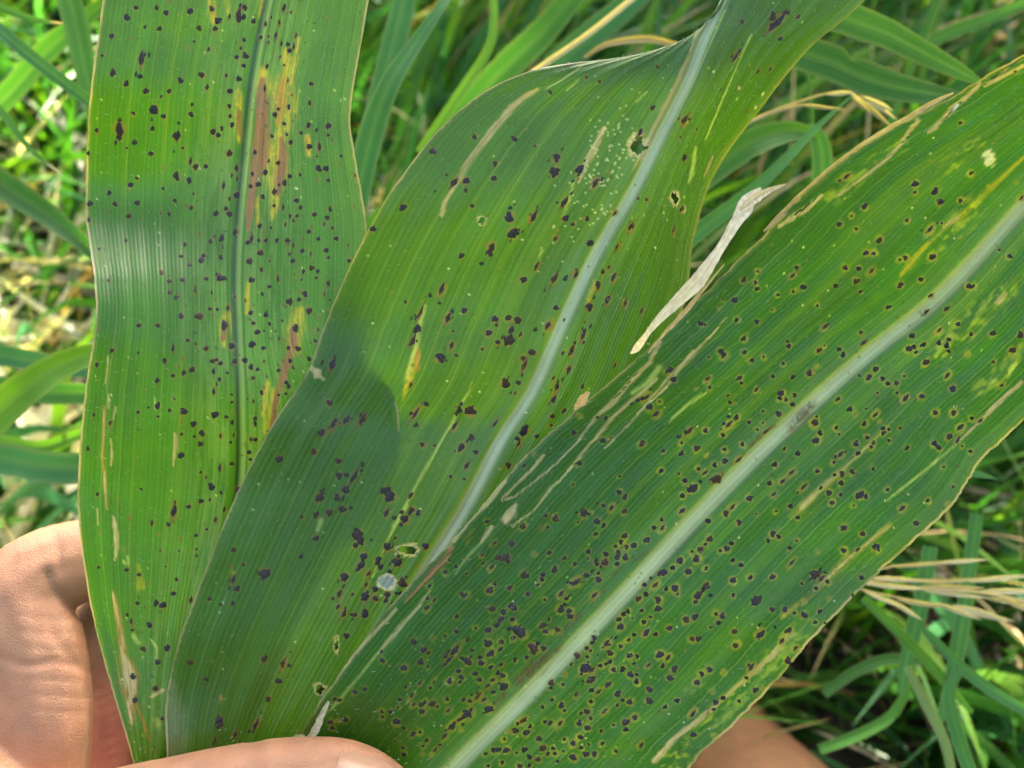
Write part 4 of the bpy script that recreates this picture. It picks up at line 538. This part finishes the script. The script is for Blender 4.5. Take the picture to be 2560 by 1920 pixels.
def build_leaf(key):
    D = LEAVES[key]; st = D["st"]; K = np.array([list(a) + list(b) + list(c) + [e, f, g] for a, b, c, e, f, g in st], float); K[:, :6] *= DSP
    seg = np.linalg.norm(np.diff(K[:, 2:4], axis=0), axis=1); cum = np.concatenate([[0], np.cumsum(seg)]); u = np.interp(np.linspace(0, cum[-1], D["nt"]), cum, np.arange(len(K)))
    Q = catmull(K, u); NTt = len(u); along = np.linspace(0, cum[-1], NTt)
    h = np.linspace(0, 1, 111); s = np.concatenate([-(h[::-1] ** 1.0), h[1:]]); NSs = len(s); a = np.abs(s)
    L, M, Rr = Q[:, 0:2], Q[:, 2:4], Q[:, 4:6]
    # ragged margins
    rj = np.random.default_rng(ord(key)); jag = (vnoise(along / 26, along * 0 + 3, 5) - .5) * 5 + (vnoise(along / 8, along * 0 + 9, 6) - .5) * 2.5
    jr = (vnoise(along / 26, along * 0 + 13, 7) - .5) * 5 + (vnoise(along / 8, along * 0 + 19, 8) - .5) * 3
    if key != "C": jag *= .35; jr *= .35
    dl = (L - M) / (np.linalg.norm(L - M, axis=1, keepdims=True) + 1e-6); dr = (Rr - M) / (np.linalg.norm(Rr - M, axis=1, keepdims=True) + 1e-6)
    L = L + dl * jag[:, None]; Rr = Rr + dr * jr[:, None]
    E = np.where((s < 0)[None, :, None], L[:, None], Rr[:, None])
    XY = M[:, None] + (E - M[:, None]) * a[None, :, None]
    X, Y = XY[..., 0], XY[..., 1]
    dm = Q[:, 7][:, None]; de = np.where((s < 0)[None], Q[:, 6][:, None], Q[:, 8][:, None])
    off = dm + (de - dm) * (a[None] ** 1.35)
    across = np.linalg.norm(XY - M[:, None], axis=-1) * np.sign(s)[None]                     # px from the midrib
    amm = across / 10.0; lmm = along[:, None] / 10.0 + 0 * amm
    acst = s[None] * np.where(s < 0, 34., 33.)[None] + 0 * lmm                                # vein coordinate: constant along a vein
    edge = a[None] ** 2 + 0 * lmm
    off = off + .9 * edge * np.sin(lmm / 9.0 + ord(key)) + .45 * np.sin(lmm / 6.3 + amm / 17.) * np.sin(amm / 9. + 1.3) + .5 * (vnoise(lmm / 14 + 20, amm / 8 + 40, 21) - .5)
    off = off + D["groove"] * np.exp(-(across / (8. if key == 'A' else 15.)) ** 2) - .35 * np.exp(-((np.abs(across) - 30) / 14.) ** 2)
    off = off - .10 * np.cos(acst * 2 * np.pi / 4.6) * np.clip(a[None] * 4, 0, 1)
    if key == "B":      # a crease runs across the middle leaf
        q = (Y - (972 + (X - 770) * .26 + 26 * np.sin((X - 700) / 120.))); qa = np.sqrt(q * q + 30. ** 2) - 30; off = off + 6.2 * np.exp(-qa / np.where(q < 0, 260., 190.)) * smooth01((1120 - np.abs(X - 560)) / 500)
    if key == "A":      # the left leaf is buckled
        off = off + (7.5 * np.exp(-((Y - 440) / 230) ** 2) - 7.5 * np.exp(-((Y - 960) / 250) ** 2)) * (.65 + .35 * np.tanh(-across / 120))
    if key == "C": off = off + 3.5 * np.exp(-((X - 1420) / 380) ** 2 - ((Y - 1180) / 240) ** 2) - 3.5 * np.exp(-((X - 1050) / 300) ** 2 - ((Y - 1640) / 260) ** 2)
    d = plane_d(Y) + off * .001
    V = P(X, Y, d)
    Tn = np.gradient(V, axis=0); Sn = np.gradient(V, axis=1); N = np.cross(Tn, Sn); N /= np.linalg.norm(N, axis=-1, keepdims=True) + 1e-12
    flip = np.sign(-(N * (V - CAM)).sum(-1)); N = N * flip[..., None]
    # ---- colour
    col_ = np.ones(X.shape + (3,)) * np.array(D["base"])
    big = vnoise(lmm / 22 + 3, acst / 5 + 11, 31); col_ *= (.82 + .36 * big)[..., None]
    yl = smooth01((vnoise(lmm / 60 + 9, acst / 1.6 + 30, 33) - .62) / .25) * .16; col_ = col_ * (1 - yl[..., None]) + np.array([.13, .24, .03]) * yl[..., None]
    def put(alpha, c): 
        nonlocal col_
        col_ = col_ * (1 - alpha[..., None]) + np.array(c) * alpha[..., None]
    nzs = vnoise(acst * 1.6 + 5, lmm * .10 + 8, 41) * .6 + vnoise(acst * 4 + 15, lmm * .35 + 3, 42) * .4                # streaky
    nzf = vnoise(X / 9., Y / 9., 43) * .6 + vnoise(X / 4., Y / 4., 44) * .4
    if key == "A":
        pz = np.exp(-((np.abs(across - 10) - 20) / 110.) ** 2) * (np.abs(across) > 22) * smooth01((nzs - .2) / .5) * .5; put(pz, (.14, .27, .07))
        backlit = smooth01((420 - Y) / 700) * .5 + smooth01((np.abs(s)[None] - .55) / .5) * .35 * (across > 0); put(np.clip(backlit, 0, .8) * (.6 + .4 * nzs), (.085, .20, .004))  # backlight through the top and right margin, painted into the leaf colour
    def stroke_mask(ox, oy, txt, soft=.35, jit=.8):
        p = np.array([[float(q) for q in z.split()] for z in txt.split(";")]); px = ox + p[:, 0] * TS; py = oy + p[:, 1] * TS; pw = np.maximum(p[:, 2] * TS * .82, 1.2)
        m = np.full(X.shape, 9.0); pad = pw.max() * 2 + 4
        bx = (X > px.min() - pad) & (X < px.max() + pad) & (Y > py.min() - pad) & (Y < py.max() + pad)
        xs, ys = X[bx], Y[bx]; mm = np.full(xs.shape, 9.0)
        for i in range(len(px) - 1):
            ex, ey = px[i + 1] - px[i], py[i + 1] - py[i]; tt = np.clip(((xs - px[i]) * ex + (ys - py[i]) * ey) / (ex * ex + ey * ey + 1e-9), 0, 1)
            mm = np.minimum(mm, np.hypot(xs - px[i] - tt * ex, ys - py[i] - tt * ey) / (pw[i] + (pw[i + 1] - pw[i]) * tt))
        m[bx] = mm
        return smooth01((1 - m + (nzs - .5) * jit * 2) / soft * .5 + .5) * smooth01((2.4 - m) / .8)
    kill = np.zeros(X.shape, bool); thin = np.ones(X.shape)
    for lf, ox, oy, kind, txt in STROKES:
        if lf != key or kind in ("slit", "stain"): continue
        c, st_ = KIND[kind]
        if kind == "mottle": al = stroke_mask(ox, oy, txt, 1.4) * smooth01((vnoise(acst * 1.5 + 31, lmm * .45 + 12, 48) * .65 + nzf * .35 - .42) / .3) * .8
        else: al = stroke_mask(ox, oy, txt, .8 if kind in ("yellow", "pale", "grey", "orange") else .35)
        if kind in ('yellow', 'orange'): al = al * (.25 + .75 * smooth01((vnoise(acst * 2.4 + 77, lmm * .16 + 31, 47) * .6 + nzf * .4 - .30) / .3)) * (.5 if key == 'C' else 1.0)
        put(np.clip(al * st_ * (.95 + .5 * (nzf - .5)), 0, 1), np.array(c) * ((.62 + .75 * vnoise(acst * 5 + 9, lmm * .08 + 4, 52))[..., None] if kind in ('brown', 'tan', 'orange') else 1.0))
        if kind in ('tan', 'brown', 'cream'): thin = thin * (1 - .6 * al)
    # midrib band
    wl, wr = D["midw"]; taper = np.interp(np.linspace(0, 1, NTt), [0, .2, .9, 1], [1.25, 1.1, .75, .2])[:, None]
    mb = smooth01((1 - np.abs(across) / (np.where(across < 0, wl, wr) * taper)) / .7 + .12)
    put(mb * (.93 if key != "A" else .1), D["mid"]); thin = thin * (1 - (.88 * mb if key != "A" else .6 * np.exp(-(across / 9.) ** 2)))
    if key == "A":
        put(smooth01((1 - np.abs(across + 4) / 7.) / .5) * .8, (.022, .055, .010)); put(smooth01((1 - np.abs(across - 10) / 6.5) / .5) * .7, (.20, .32, .10))
    else:
        put(np.exp(-((across + wl * .95 * taper) / 4.) ** 2) * .35, (.10, .20, .05))
        nearm = smooth01((1 - (np.abs(across) - 20) / 75.)) * (np.abs(across) > 12) * .25; put(nearm, (.10, .21, .09))
    for lf, ox, oy, kind, txt in STROKES:
        if lf == key and kind == "stain": put(stroke_mask(ox, oy, txt, 1.3, 1.5) * .75 * (.4 + .6 * smooth01((nzf - .3) / .3)), KIND["stain"][0])
        if lf == key and kind == "slit":
            m = stroke_mask(ox, oy, txt, .25, .3); kill |= m > .5
    # margin line
    em = smooth01((a[None] * np.linalg.norm(E - M[:, None], axis=-1) - np.linalg.norm(E - M[:, None], axis=-1) + np.where((s < 0)[None], 5.5, 6.5) + 2 * (nzf - .5)) / 2.5)
    emv = em * np.where((s < 0)[None], {'A': .85, 'B': .8, 'C': .6}[key], {'A': .6, 'B': .2, 'C': .75}[key]) * (.45 + .55 * smooth01((vnoise(lmm / 7 + 3, s[None] * 3 + 8, 61) - .25) / .3)); put(emv, (.40, .34, .20))
    em2 = smooth01((a[None] * np.linalg.norm(E - M[:, None], axis=-1) - np.linalg.norm(E - M[:, None], axis=-1) + 15) / 12); put(em2 * .22 * nzf, (.36, .26, .05))
    # holes with bleached lacy rims
    for lf, ox, oy, x, y, r, e in HOLES:
        if lf != key: continue
        cx, cy, rr = ox + x * TS, oy + y * TS, r * TS; ex = math.sqrt(e)
        q = np.hypot((X - cx) * ex, (Y - cy) / ex) / rr + (nzf - .5) * 1.1; put(smooth01((1.35 - q) / .25) * (.5 + .5 * nzs), (.40, .37, .24)); kill |= (q < .95) & (np.abs(X - cx) < 60)
    if key == "B":   # pale window eaten into the leaf, dust specks
        cx, cy = 800 + 385 * TS, 1200 + 587 * TS; q = np.hypot(X - cx, (Y - cy) * 1.12) / 22 + (nzf - .5) * .5
        put(smooth01((1.16 - q) / .1), (.56, .52, .34)); put(smooth01((.90 - q) / .08), (.22, .29, .25)); thin = thin * (1 - .8 * smooth01((1.16 - q) / .1))
        for k in range(170):
            dx_, dy_ = rj.normal(0, 1, 2); cx, cy = 800 + (1610 + dx_ * 85 - dy_ * 60) * TS, (1010 + dy_ * 190) * TS
            put(((X - cx) ** 2 + (Y - cy) ** 2 < rj.uniform(1.6, 2.9) ** 2) * .5, (.50, .58, .42))
    # random pale flecks and tiny rust specks
    for k in range(230):
        i, j = rj.integers(40, NTt - 40), rj.integers(6, NSs - 6); cx, cy = X[i, j], Y[i, j]
        if not (-50 < cx < 2610 and -50 < cy < 1970): continue
        q = (X - cx) ** 2 + (Y - cy) ** 2; r0 = rj.uniform(1.4, 3.0)
        put((q < r0 * r0) * .7, [(.34, .46, .10), (.26, .13, .03), (.55, .62, .45)][k % 3])
    # ---- spots
    flat = np.stack([X.ravel(), Y.ravel()], 1); dist = d.ravel(); halo = np.zeros(X.shape); rim = np.zeros(X.shape); rust = np.zeros(X.shape); spots = []
    for lf, ox, oy, txt in SPOTS:
        if lf != key: continue
        for z in txt.split(";"):
            p = [float(q) for q in z.split()]; cx, cy, r = ox + p[0] * TS, oy + p[1] * TS, p[2] * TS; e = p[3] if len(p) > 3 else rj.uniform(.9, 1.25)
            dd = (flat[:, 0] - cx) ** 2 + (flat[:, 1] - cy) ** 2; near = np.where(dd < 9.0)[0]
            if len(near) == 0:
                k = int(dd.argmin())
                if dd[k] > 144: continue
            else: k = int(near[dist[near].argmin()])
            i, j = divmod(k, NSs); i = min(max(i, 1), NTt - 2)
            tv = np.array([X[i + 1, j] - X[i - 1, j], Y[i + 1, j] - Y[i - 1, j]]); tv /= np.linalg.norm(tv) + 1e-9
            bx = (np.abs(X - cx) < r * 4 + 8) & (np.abs(Y - cy) < r * 4 + 8); xx, yy = X[bx] - cx, Y[bx] - cy
            al = xx * tv[0] + yy * tv[1]; ac = -xx * tv[1] + yy * tv[0]; q = np.hypot(al / math.sqrt(e), ac * math.sqrt(e))
            wob = (nzf[bx] - .5) * 3.5
            hw = {"A": 2.6, "B": 2.6, "C": 4.2}[key] * (.3 + 1.2 * rj.random()); halo[bx] = np.maximum(halo[bx], rj.uniform(.2, .9) * smooth01((r * 1.15 + hw + 3 + wob * 1.4 - q) / (hw + 2)))
            rim[bx] = np.maximum(rim[bx], smooth01((r * 1.15 + 2.0 + wob * .9 - q) / 2.2))
            if e > 1.5:      # rusty tails along the vein
                rust[bx] = np.maximum(rust[bx], smooth01(1 - np.abs(ac) / (r * .35 + 1.2)) * smooth01((r * math.sqrt(e) * 1.75 - np.abs(al)) / (r * .5)))
            if r < 4.2 and rj.random() < .3: rust[bx] = np.maximum(rust[bx], smooth01((r * 1.1 - q) / 2)); continue
            spots.append((k, r, e, tv))
            if r > 9.5:      # large spots are clusters
                for q_ in range(rj.integers(3, 6)):
                    ii_, jj_ = i + int(rj.normal(0, r * .30 * math.sqrt(e))), j + int(rj.normal(0, r * .22))
                    if 1 < ii_ < NTt - 2 and 1 < jj_ < NSs - 2: spots.append((ii_ * NSs + jj_, r * rj.uniform(.22, .5), rj.uniform(.9, 2.2), tv))
    for k in range({"A": 330, "B": 60, "C": 260}[key]):     # pin-prick specks between the larger spots
        i, j = rj.integers(40, NTt - 60), int(np.clip(NSs // 2 + rj.normal(*{"A": (14, 34), "B": (0, 60), "C": (10, 55)}[key]), 4, NSs - 5)); cx, cy = X[i, j], Y[i, j]
        if not (-20 < cx < 2580 and -20 < cy < 1940): continue
        r0 = rj.uniform(1.6, 3.4); bx = (np.abs(X - cx) < 9) & (np.abs(Y - cy) < 9); rust[bx] = np.maximum(rust[bx], smooth01((r0 * 1.5 - np.hypot(X[bx] - cx, Y[bx] - cy)) / 1.8) * rj.uniform(.7, 1.2))
    put(np.clip(rust * .8, 0, .95), (.050, .027, .010))
    if key == "C": put(halo * (.32 + .6 * nzf), D["rimc"])
    else: put(halo * (.35 * nzf), (.22, .26, .03))
    put(rim * np.where(nzf > .46, .6, .25), {"A": (.13, .085, .02), "B": (.17, .085, .022), "C": (.16, .11, .03)}[key])
    # ---- meshes
    loc = V[2, NSs // 2]; root = empty("corn_leaf", loc); tag(root, LABEL[key], "corn leaf", "corn leaves held in the hand")
    idx = np.arange(NTt * NSs).reshape(NTt, NSs); F = np.stack([idx[:-1, :-1], idx[1:, :-1], idx[1:, 1:], idx[:-1, 1:]], -1).reshape(-1, 4)
    kf = kill.ravel()[F].sum(1) >= 3; F = F[~kf]
    if flip.mean() < 0: F = F[:, ::-1]
    mm_ = (mb.ravel()[F].mean(1) > .5) if key != "A" else (np.abs(across).ravel()[F].mean(1) < 18)
    stv = np.stack([acst + 100, lmm + 50 * ord(key), 0 * lmm], -1).reshape(-1, 3)
    def sub(name, Fs):
        used = np.unique(Fs); mp = np.full(V.size // 3, -1); mp[used] = np.arange(len(used))
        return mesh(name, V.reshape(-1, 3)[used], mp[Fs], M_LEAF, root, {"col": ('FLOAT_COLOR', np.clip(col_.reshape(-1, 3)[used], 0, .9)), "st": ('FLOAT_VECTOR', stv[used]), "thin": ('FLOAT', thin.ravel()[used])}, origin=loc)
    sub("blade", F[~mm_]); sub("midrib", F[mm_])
    # spots: the large ones single parts, the small ones one joined part
    Vf = V.reshape(-1, 3); Nf = N.reshape(-1, 3); Tf = Tn.reshape(-1, 3)
    order = sorted(range(len(spots)), key=lambda q: -spots[q][1]); SV, SF, nv = [], [], 0
    for rank, qi in enumerate(order):
        k, r, e, tv = spots[qi]; p = Vf[k]; n = Nf[k]; t_ = Tf[k] - n * (Tf[k] @ n); t_ /= np.linalg.norm(t_) + 1e-12; b = np.cross(t_, n)
        if rj.random() < .5: t_ = -t_ if e <= 1.5 else t_; b = np.cross(t_, n)
        dpx = dist[k] / FPX; r *= (1.14 if r < 7 else 1.0) * rj.uniform(.85, 1.15); sx = r / math.sqrt(e) * dpx; sy = r * math.sqrt(e) * dpx
        me = (LENS[qi % 8] if e > 1.35 else BLOB[qi % 12])
        mat = Matrix(((b[0] * sx, t_[0] * sy, n[0] * sx, 0), (b[1] * sx, t_[1] * sy, n[1] * sx, 0), (b[2] * sx, t_[2] * sy, n[2] * sx, 0), (0, 0, 0, 1)))
        pos = p + n * .00006
        if rank < 298 and r >= 3.4:
            o = bpy.data.objects.new("leaf_spot", me); col.objects.link(o); o.parent = root
            for i in range(3): mat[i][3] = pos[i] - loc[i]
            o.matrix_basis = mat
        else:
            v0, f0 = NP_V[me.name]; SV.append(v0 @ np.array(mat.to_3x3()).T + pos); SF.append(f0 + nv); nv += len(v0)
    if SV:
        o = mesh("small_leaf_spots", np.concatenate(SV), np.concatenate(SF), M_SPOT, root, origin=loc); o["kind"] = "stuff"
    # fine pale hairs on the upper face
    nh = 4600; ii = rj.integers(30, NTt - 60, nh); jj = rj.integers(3, NSs - 3, nh); ok = ~kill[ii, jj] & (np.abs(across[ii, jj]) > 25); ii, jj = ii[ok], jj[ok]; nh = len(ii)
    p = V[ii, jj]; n = N[ii, jj]; th = rj.uniform(0, 2 * np.pi, nh)[:, None]; t1 = Tn[ii, jj] / np.linalg.norm(Tn[ii, jj], axis=1, keepdims=True); b1 = np.cross(n, t1)
    dr_ = t1 * np.cos(th) + b1 * np.sin(th); sd = np.cross(n, dr_); ln = rj.uniform(.0005, .0014, nh)[:, None]; wd = .000018
    tip = p + dr_ * ln + n * ln * .35; HV = np.stack([p - sd * wd, p + sd * wd, p + dr_ * ln * .5 + n * ln * .3 + sd * wd * .6, tip], 1)
    HF = (np.arange(nh) * 4)[:, None] + np.array([0, 1, 2, 3])[None]; o = mesh("leaf_hairs", HV, HF, M_HAIR, root, origin=loc); o["kind"] = "stuff"
    return root, dict(V=V, X=X, Y=Y, d=d, N=N)
ROOT = {}; GEO = {}
for k_ in "ABC": ROOT[k_], GEO[k_] = build_leaf(k_)

# torn, dried margin strips of the right leaf
def strip(name, pts, colour, parent, seed, fold=.3, label=None, rag=2.2):
    b = blade(name, pts, colour, None, seed=seed, fold=fold, S=90, rag=rag, mott=np.array(colour) * np.array([.62, .58, .5])); l = b.location.copy(); b.parent = parent; b.location = l - parent.location
    if label: b["label"] = label
    return b
C_ = ROOT["C"]
strip("torn_strip", [(1362, 764, .2955, 2), (1376, 752, .294, 8), (1398, 722, .291, 6), (1425, 690, .289, 9), (1470, 645, .287, 13), (1515, 598, .285, 14), (1553, 540, .284, 10), (1590, 482, .283, 12), (1612, 444, .283, 16), (1630, 420, .283, 11), (1644, 406, .283, 2)], (.72, .68, .60), C_, 201, .12, "bleached papery strip torn loose from the margin")
strip("torn_strip", [(1600, 455, .2828, 6), (1630, 430, .2826, 9), (1660, 412, .2825, 6), (1697, 398, .2825, 1.2)], (.60, .55, .42), C_, 207, .35, "forked tip of the bleached strip")
strip("torn_strip", [(1400, 762, .2965, 2), (1440, 715, .294, 4), (1480, 672, .292, 5), (1540, 600, .290, 2.5), (1565, 570, .29, 1)], (.50, .40, .24), C_, 202, .35, "thin tan sliver along the torn margin")
strip("torn_strip", [(1240, 885, .298, 2), (1252, 872, .2965, 8), (1262, 860, .295, 9), (1272, 846, .294, 3)], (.52, .40, .26), C_, 203, .5, "small curled tan shred on the margin")
strip("dry_margin", [(1650, 500, .288, 2), (1690, 462, .287, 7), (1730, 425, .286, 8), (1790, 370, .285, 7), (1850, 325, .284, 7), (1910, 288, .283, 8), (1950, 262, .282, 7), (2010, 225, .281, 5), (2060, 200, .280, 2)], (.38, .33, .21), C_, 204, .35, "dried tan edge curling off the upper margin")
strip("torn_strip", [(612, 1612, .3155, 2), (632, 1597, .315, 5), (650, 1592, .3145, 6), (668, 1600, .3142, 3)], (.44, .46, .24), C_, 205, .6, "tiny curled shred beside the thumb")
strip("torn_strip", [(660, 1605, .3145, 7), (680, 1580, .315, 8), (693, 1550, .3155, 7), (710, 1515, .316, 3)], (.46, .44, .30), C_, 206, .4, "pale papery edge beside the thumb")
# ---------------------------------------------------------------- the person: hand and lower leg
def tube_balls(chain, step=.25):
    """chain of (x, y measuring px, distance, radius mm) -> list of (centre, radius)"""
    c = np.array([list(P(x * DSP, y * DSP, np.array(d))) + [r * .001] for x, y, d, r in chain]); out = []
    u = np.linspace(0, len(c) - 1, (len(c) - 1) * 14 + 1); k = catmull(c, u)
    return [(q[:3], q[3]) for q in k]
def flesh(name, chains, voxel, smooth_it, parent, colour_fn, mat, post=None, extra=()):
    """one continuous surface grown round the given limbs"""
    import bmesh
    bm = bmesh.new()
    for ch in chains:
        for c, r in tube_balls(ch): bmesh.ops.create_icosphere(bm, subdivisions=2, radius=float(r), matrix=Matrix.Translation(Vector(c)))
    for c, r in extra: bmesh.ops.create_icosphere(bm, subdivisions=2, radius=float(r), matrix=Matrix.Translation(Vector(c)))
    me = bpy.data.meshes.new("t"); bm.to_mesh(me); bm.free(); o = bpy.data.objects.new("t", me); col.objects.link(o)
    m = o.modifiers.new("r", 'REMESH'); m.mode = 'VOXEL'; m.voxel_size = voxel
    s_ = o.modifiers.new("s", 'SMOOTH'); s_.factor = .5; s_.iterations = smooth_it
    dg = bpy.context.evaluated_depsgraph_get(); ev = o.evaluated_get(dg); em = ev.to_mesh()
    n = len(em.vertices); V = np.empty(n * 3); em.vertices.foreach_get("co", V); V = V.reshape(-1, 3); N = np.empty(n * 3); em.vertex_normals.foreach_get("vector", N); N = N.reshape(-1, 3)
    F = np.array([p.vertices[:] for p in em.polygons if len(p.vertices) == 4]); ev.to_mesh_clear(); bpy.data.objects.remove(o, do_unlink=True)
    if post: V = post(V, N)
    ob = mesh(name, V, F, mat, parent, {"col": ('FLOAT_COLOR', colour_fn(V, N))}, origin=np.array(parent.location)); return ob, V, N
person = empty("person", P(-100 * DSP, 2300 * DSP, np.array(.38)))
tag(person, "person's bare tan hand pinching three corn leaves, thumb in front, lower leg behind", "person")
THUMB = [(-120, 2080, .345, 18), (40, 1880, .331, 16), (190, 1790, .322, 13.5), (400, 1722, .3165, 11), (570, 1688, .314, 10.6), (690, 1680, .3135, 10.6), (770, 1690, .314, 9.8), (822, 1706, .315, 8.2), (846, 1716, .316, 6.6)]
INDEX = [(-40, 2120, .366, 14), (70, 1880, .352, 13.5), (98, 1600, .3455, 13.2), (86, 1410, .346, 13), (48, 1290, .348, 13), (110, 1232, .352, 12.8), (250, 1205, .358, 11.6), (400, 1245, .362, 10.4), (520, 1320, .362, 9.2), (580, 1350, .361, 8)]
MIDDLE = [(-10, 2220, .376, 14), (120, 2000, .366, 13.5), (190, 1700, .364, 12), (222, 1395, .367, 12.5), (300, 1350, .372, 11), (430, 1440, .375, 10), (560, 1530, .373, 9.4), (640, 1580, .370, 8)]
RING = [(0, 2310, .384, 14), (150, 2120, .376, 13), (260, 1860, .374, 11.5), (300, 1690, .378, 11), (390, 1650, .382, 10.5), (510, 1670, .383, 9.6), (630, 1740, .379, 9), (690, 1790, .375, 7.6)]
PINKY = [(10, 2400, .390, 13), (170, 2240, .380, 11.5), (290, 2040, .378, 10), (340, 1900, .380, 9.4), (410, 1860, .383, 9), (510, 1870, .383, 8.2), (600, 1920, .380, 7.6), (640, 1950, .378, 6.6)]
PALM = [[(-330, 1740, .342, 24), (-150, 1745, .334, 22), (20, 1830, .325, 17), (190, 1800, .3215, 13.5)], [(-300, 2700, .40, 25), (-160, 2460, .388, 22), (-60, 2240, .372, 19), (60, 1960, .357, 14)], [(-300, 2720, .40, 25), (-120, 2500, .394, 22), (-20, 2340, .388, 19), (130, 2080, .370, 14)],
        [(-260, 2760, .405, 24), (-80, 2560, .397, 20), (20, 2420, .391, 17), (150, 2200, .380, 13)], [(-300, 2700, .395, 24), (-210, 2380, .368, 22), (-130, 2140, .350, 20), (0, 1960, .338, 17)],
        [(-700, 3300, .36, 36), (-520, 3020, .385, 31), (-300, 2720, .40, 26)]]
def skin_col(V, N):
    c = np.ones((len(V), 3)) * np.array([.36, .185, .095])
    # redder skin in the palm gap; sunlight glowing through flesh is painted in
    q = P(255 * DSP, 1620 * DSP, np.array(.362)); red = np.exp(-(np.linalg.norm(V - q, axis=1) / .024) ** 2); red = np.clip(red * .9, 0, 1) * ((V - CAM) @ -BACK > .347)
    c = c * (1 - red[:, None]) + np.array([.44, .12, .08]) * red[:, None]
    k = P(140 * DSP, 1290 * DSP, np.array(.334)); pk = np.exp(-(np.linalg.norm(V - k, axis=1) / .012) ** 2) * .6; c = c * (1 - pk[:, None]) + np.array([.34, .17, .09]) * pk[:, None]
    return c
def creases(V, N):
    V = V.copy()
    def groove(pts, depth, width, dist):
        nonlocal V
        p = np.array([P(x * DSP, y * DSP, np.array(dist)) for x, y in pts]); dmin = np.full(len(V), 9.)
        # compare in view directions so that the crease follows the surface that faces it
        dirs = (V - CAM); z = dirs @ -BACK; xx = (dirs @ RIGHT) / z; yy = (dirs @ UP) / z; sel = (np.abs(z - dist) < .02)
        q = (p - CAM); pz = q @ -BACK; px, py = (q @ RIGHT) / pz, (q @ UP) / pz
        for i in range(len(px) - 1):
            ex, ey = px[i + 1] - px[i], py[i + 1] - py[i]; t = np.clip(((xx - px[i]) * ex + (yy - py[i]) * ey) / (ex * ex + ey * ey), 0, 1)
            dmin = np.minimum(dmin, np.hypot(xx - px[i] - t * ex, yy - py[i] - t * ey) * dist)
        V -= N * (sel * depth * np.exp(-(dmin / width) ** 2))[:, None]
    groove([(100, 1235), (118, 1275), (150, 1310), (172, 1330)], .0006, .0012, .333)
    groove([(105, 1240), (100, 1300), (110, 1360), (140, 1410), (168, 1430)], .0005, .0014, .333)
    groove([(112, 1150), (125, 1190), (130, 1230)], .0005, .0010, .334)
    for k in range(9): groove([(205 + 3 * k, 1470 + 22 * k), (275 + 3 * k, 1440 + 22 * k)], .00035, .0006, .357)
    for k in range(7): groove([(40 + 6 * k, 1330 + 34 * k), (110, 1338 + 33 * k), (190, 1326 + 36 * k)], .00022, .0005, .334)
    for k in range(5): groove([(20 + 26 * k, 1140 - 4 * k), (30 + 26 * k, 1200), (24 + 26 * k, 1250)], .00020, .0005, .337)
    groove([(0, 1420), (60, 1440), (120, 1425), (190, 1450)], .0005, .0011, .334)
    groove([(690, 1655), (720, 1640), (770, 1632), (815, 1640)], .0007, .0010, .306)
    for k in range(4): groove([(535 + 10 * k, 1600), (528 + 10 * k, 1659), (540 + 10 * k, 1700)], .00025, .0006, .304)
    return V
hand, HVv, HNn = flesh("hand", [THUMB, INDEX, MIDDLE, RING, PINKY] + PALM, .0011, 6, person, skin_col, M_SKIN, creases)
# nails: curved plates set on the finger ends
def nail(chain_pt, axis_pt, radius, half_w, length, label=None, facing=None, name="nail", mat=M_NAIL):
    c = P(chain_pt[0] * DSP, chain_pt[1] * DSP, np.array(chain_pt[2])); a = P(axis_pt[0] * DSP, axis_pt[1] * DSP, np.array(axis_pt[2])) - c; a /= np.linalg.norm(a)
    n = np.array(facing, float); n -= a * (n @ a); n /= np.linalg.norm(n); b = np.cross(a, n)
    ns, nl = 13, 16; s = np.linspace(-1, 1, ns); t = np.linspace(-.5, .5, nl); S_, T_ = np.meshgrid(s, t, indexing='ij')
    wid = np.where(T_ > .2, 1 - .35 * ((T_ - .2) / .3) ** 2, 1.0); an = S_ * wid * half_w
    sink = .0014 * np.abs(S_) ** 8 + .0016 * np.clip((-.5 - T_ + .32) / .32, 0, 1) ** 2 + .0010 * np.clip(-T_, 0, 1) * S_ ** 2 * 3
    V = c + (a * (T_ * length)[..., None]) + n * (np.cos(an) * radius + .0010 - sink)[..., None] + b * (np.sin(an) * radius)[..., None]
    V2 = V - n * .0005; i = np.arange(ns * nl).reshape(ns, nl); F = np.stack([i[:-1, :-1], i[1:, :-1], i[1:, 1:], i[:-1, 1:]], -1).reshape(-1, 4)
    o = mesh(name, np.concatenate([V.reshape(-1, 3), V2.reshape(-1, 3)]), np.concatenate([F, F[:, ::-1] + ns * nl]), mat, hand, origin=np.array(person.location)); o.location = (0, 0, 0)
    if label: o["label"] = label
    return o
nail((775, 1694, .314), (860, 1718, .3155), .0100, .95, .0150, "thumbnail with a pale yellowish edge", facing=BACK + UP * .15, name="thumbnail")
nail((838, 1712, .3153), (870, 1724, .316), .0082, .8, .0022, None, facing=BACK + UP * .15, name="nail_edge", mat=M_NAILTIP)
for cp, ap, rr in (((552, 1336, .362), (600, 1360, .361), .0088), ((612, 1562, .371), (660, 1592, .369), .0088), ((668, 1772, .3765), (710, 1805, .374), .0084), ((626, 1938, .379), (660, 1962, .377), .0074)):
    nail(cp, ap, rr, .8, .011, facing=-BACK, name="fingernail")
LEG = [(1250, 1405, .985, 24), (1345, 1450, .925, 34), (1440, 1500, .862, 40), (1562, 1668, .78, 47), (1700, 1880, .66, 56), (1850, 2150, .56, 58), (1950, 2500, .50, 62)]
leg, _, _ = flesh("leg", [LEG], .004, 8, person, lambda V, N: np.ones((len(V), 3)) * np.array([.12, .060, .022]), M_SKIN)  # skin colour darkened so the leg reads as in deep shade
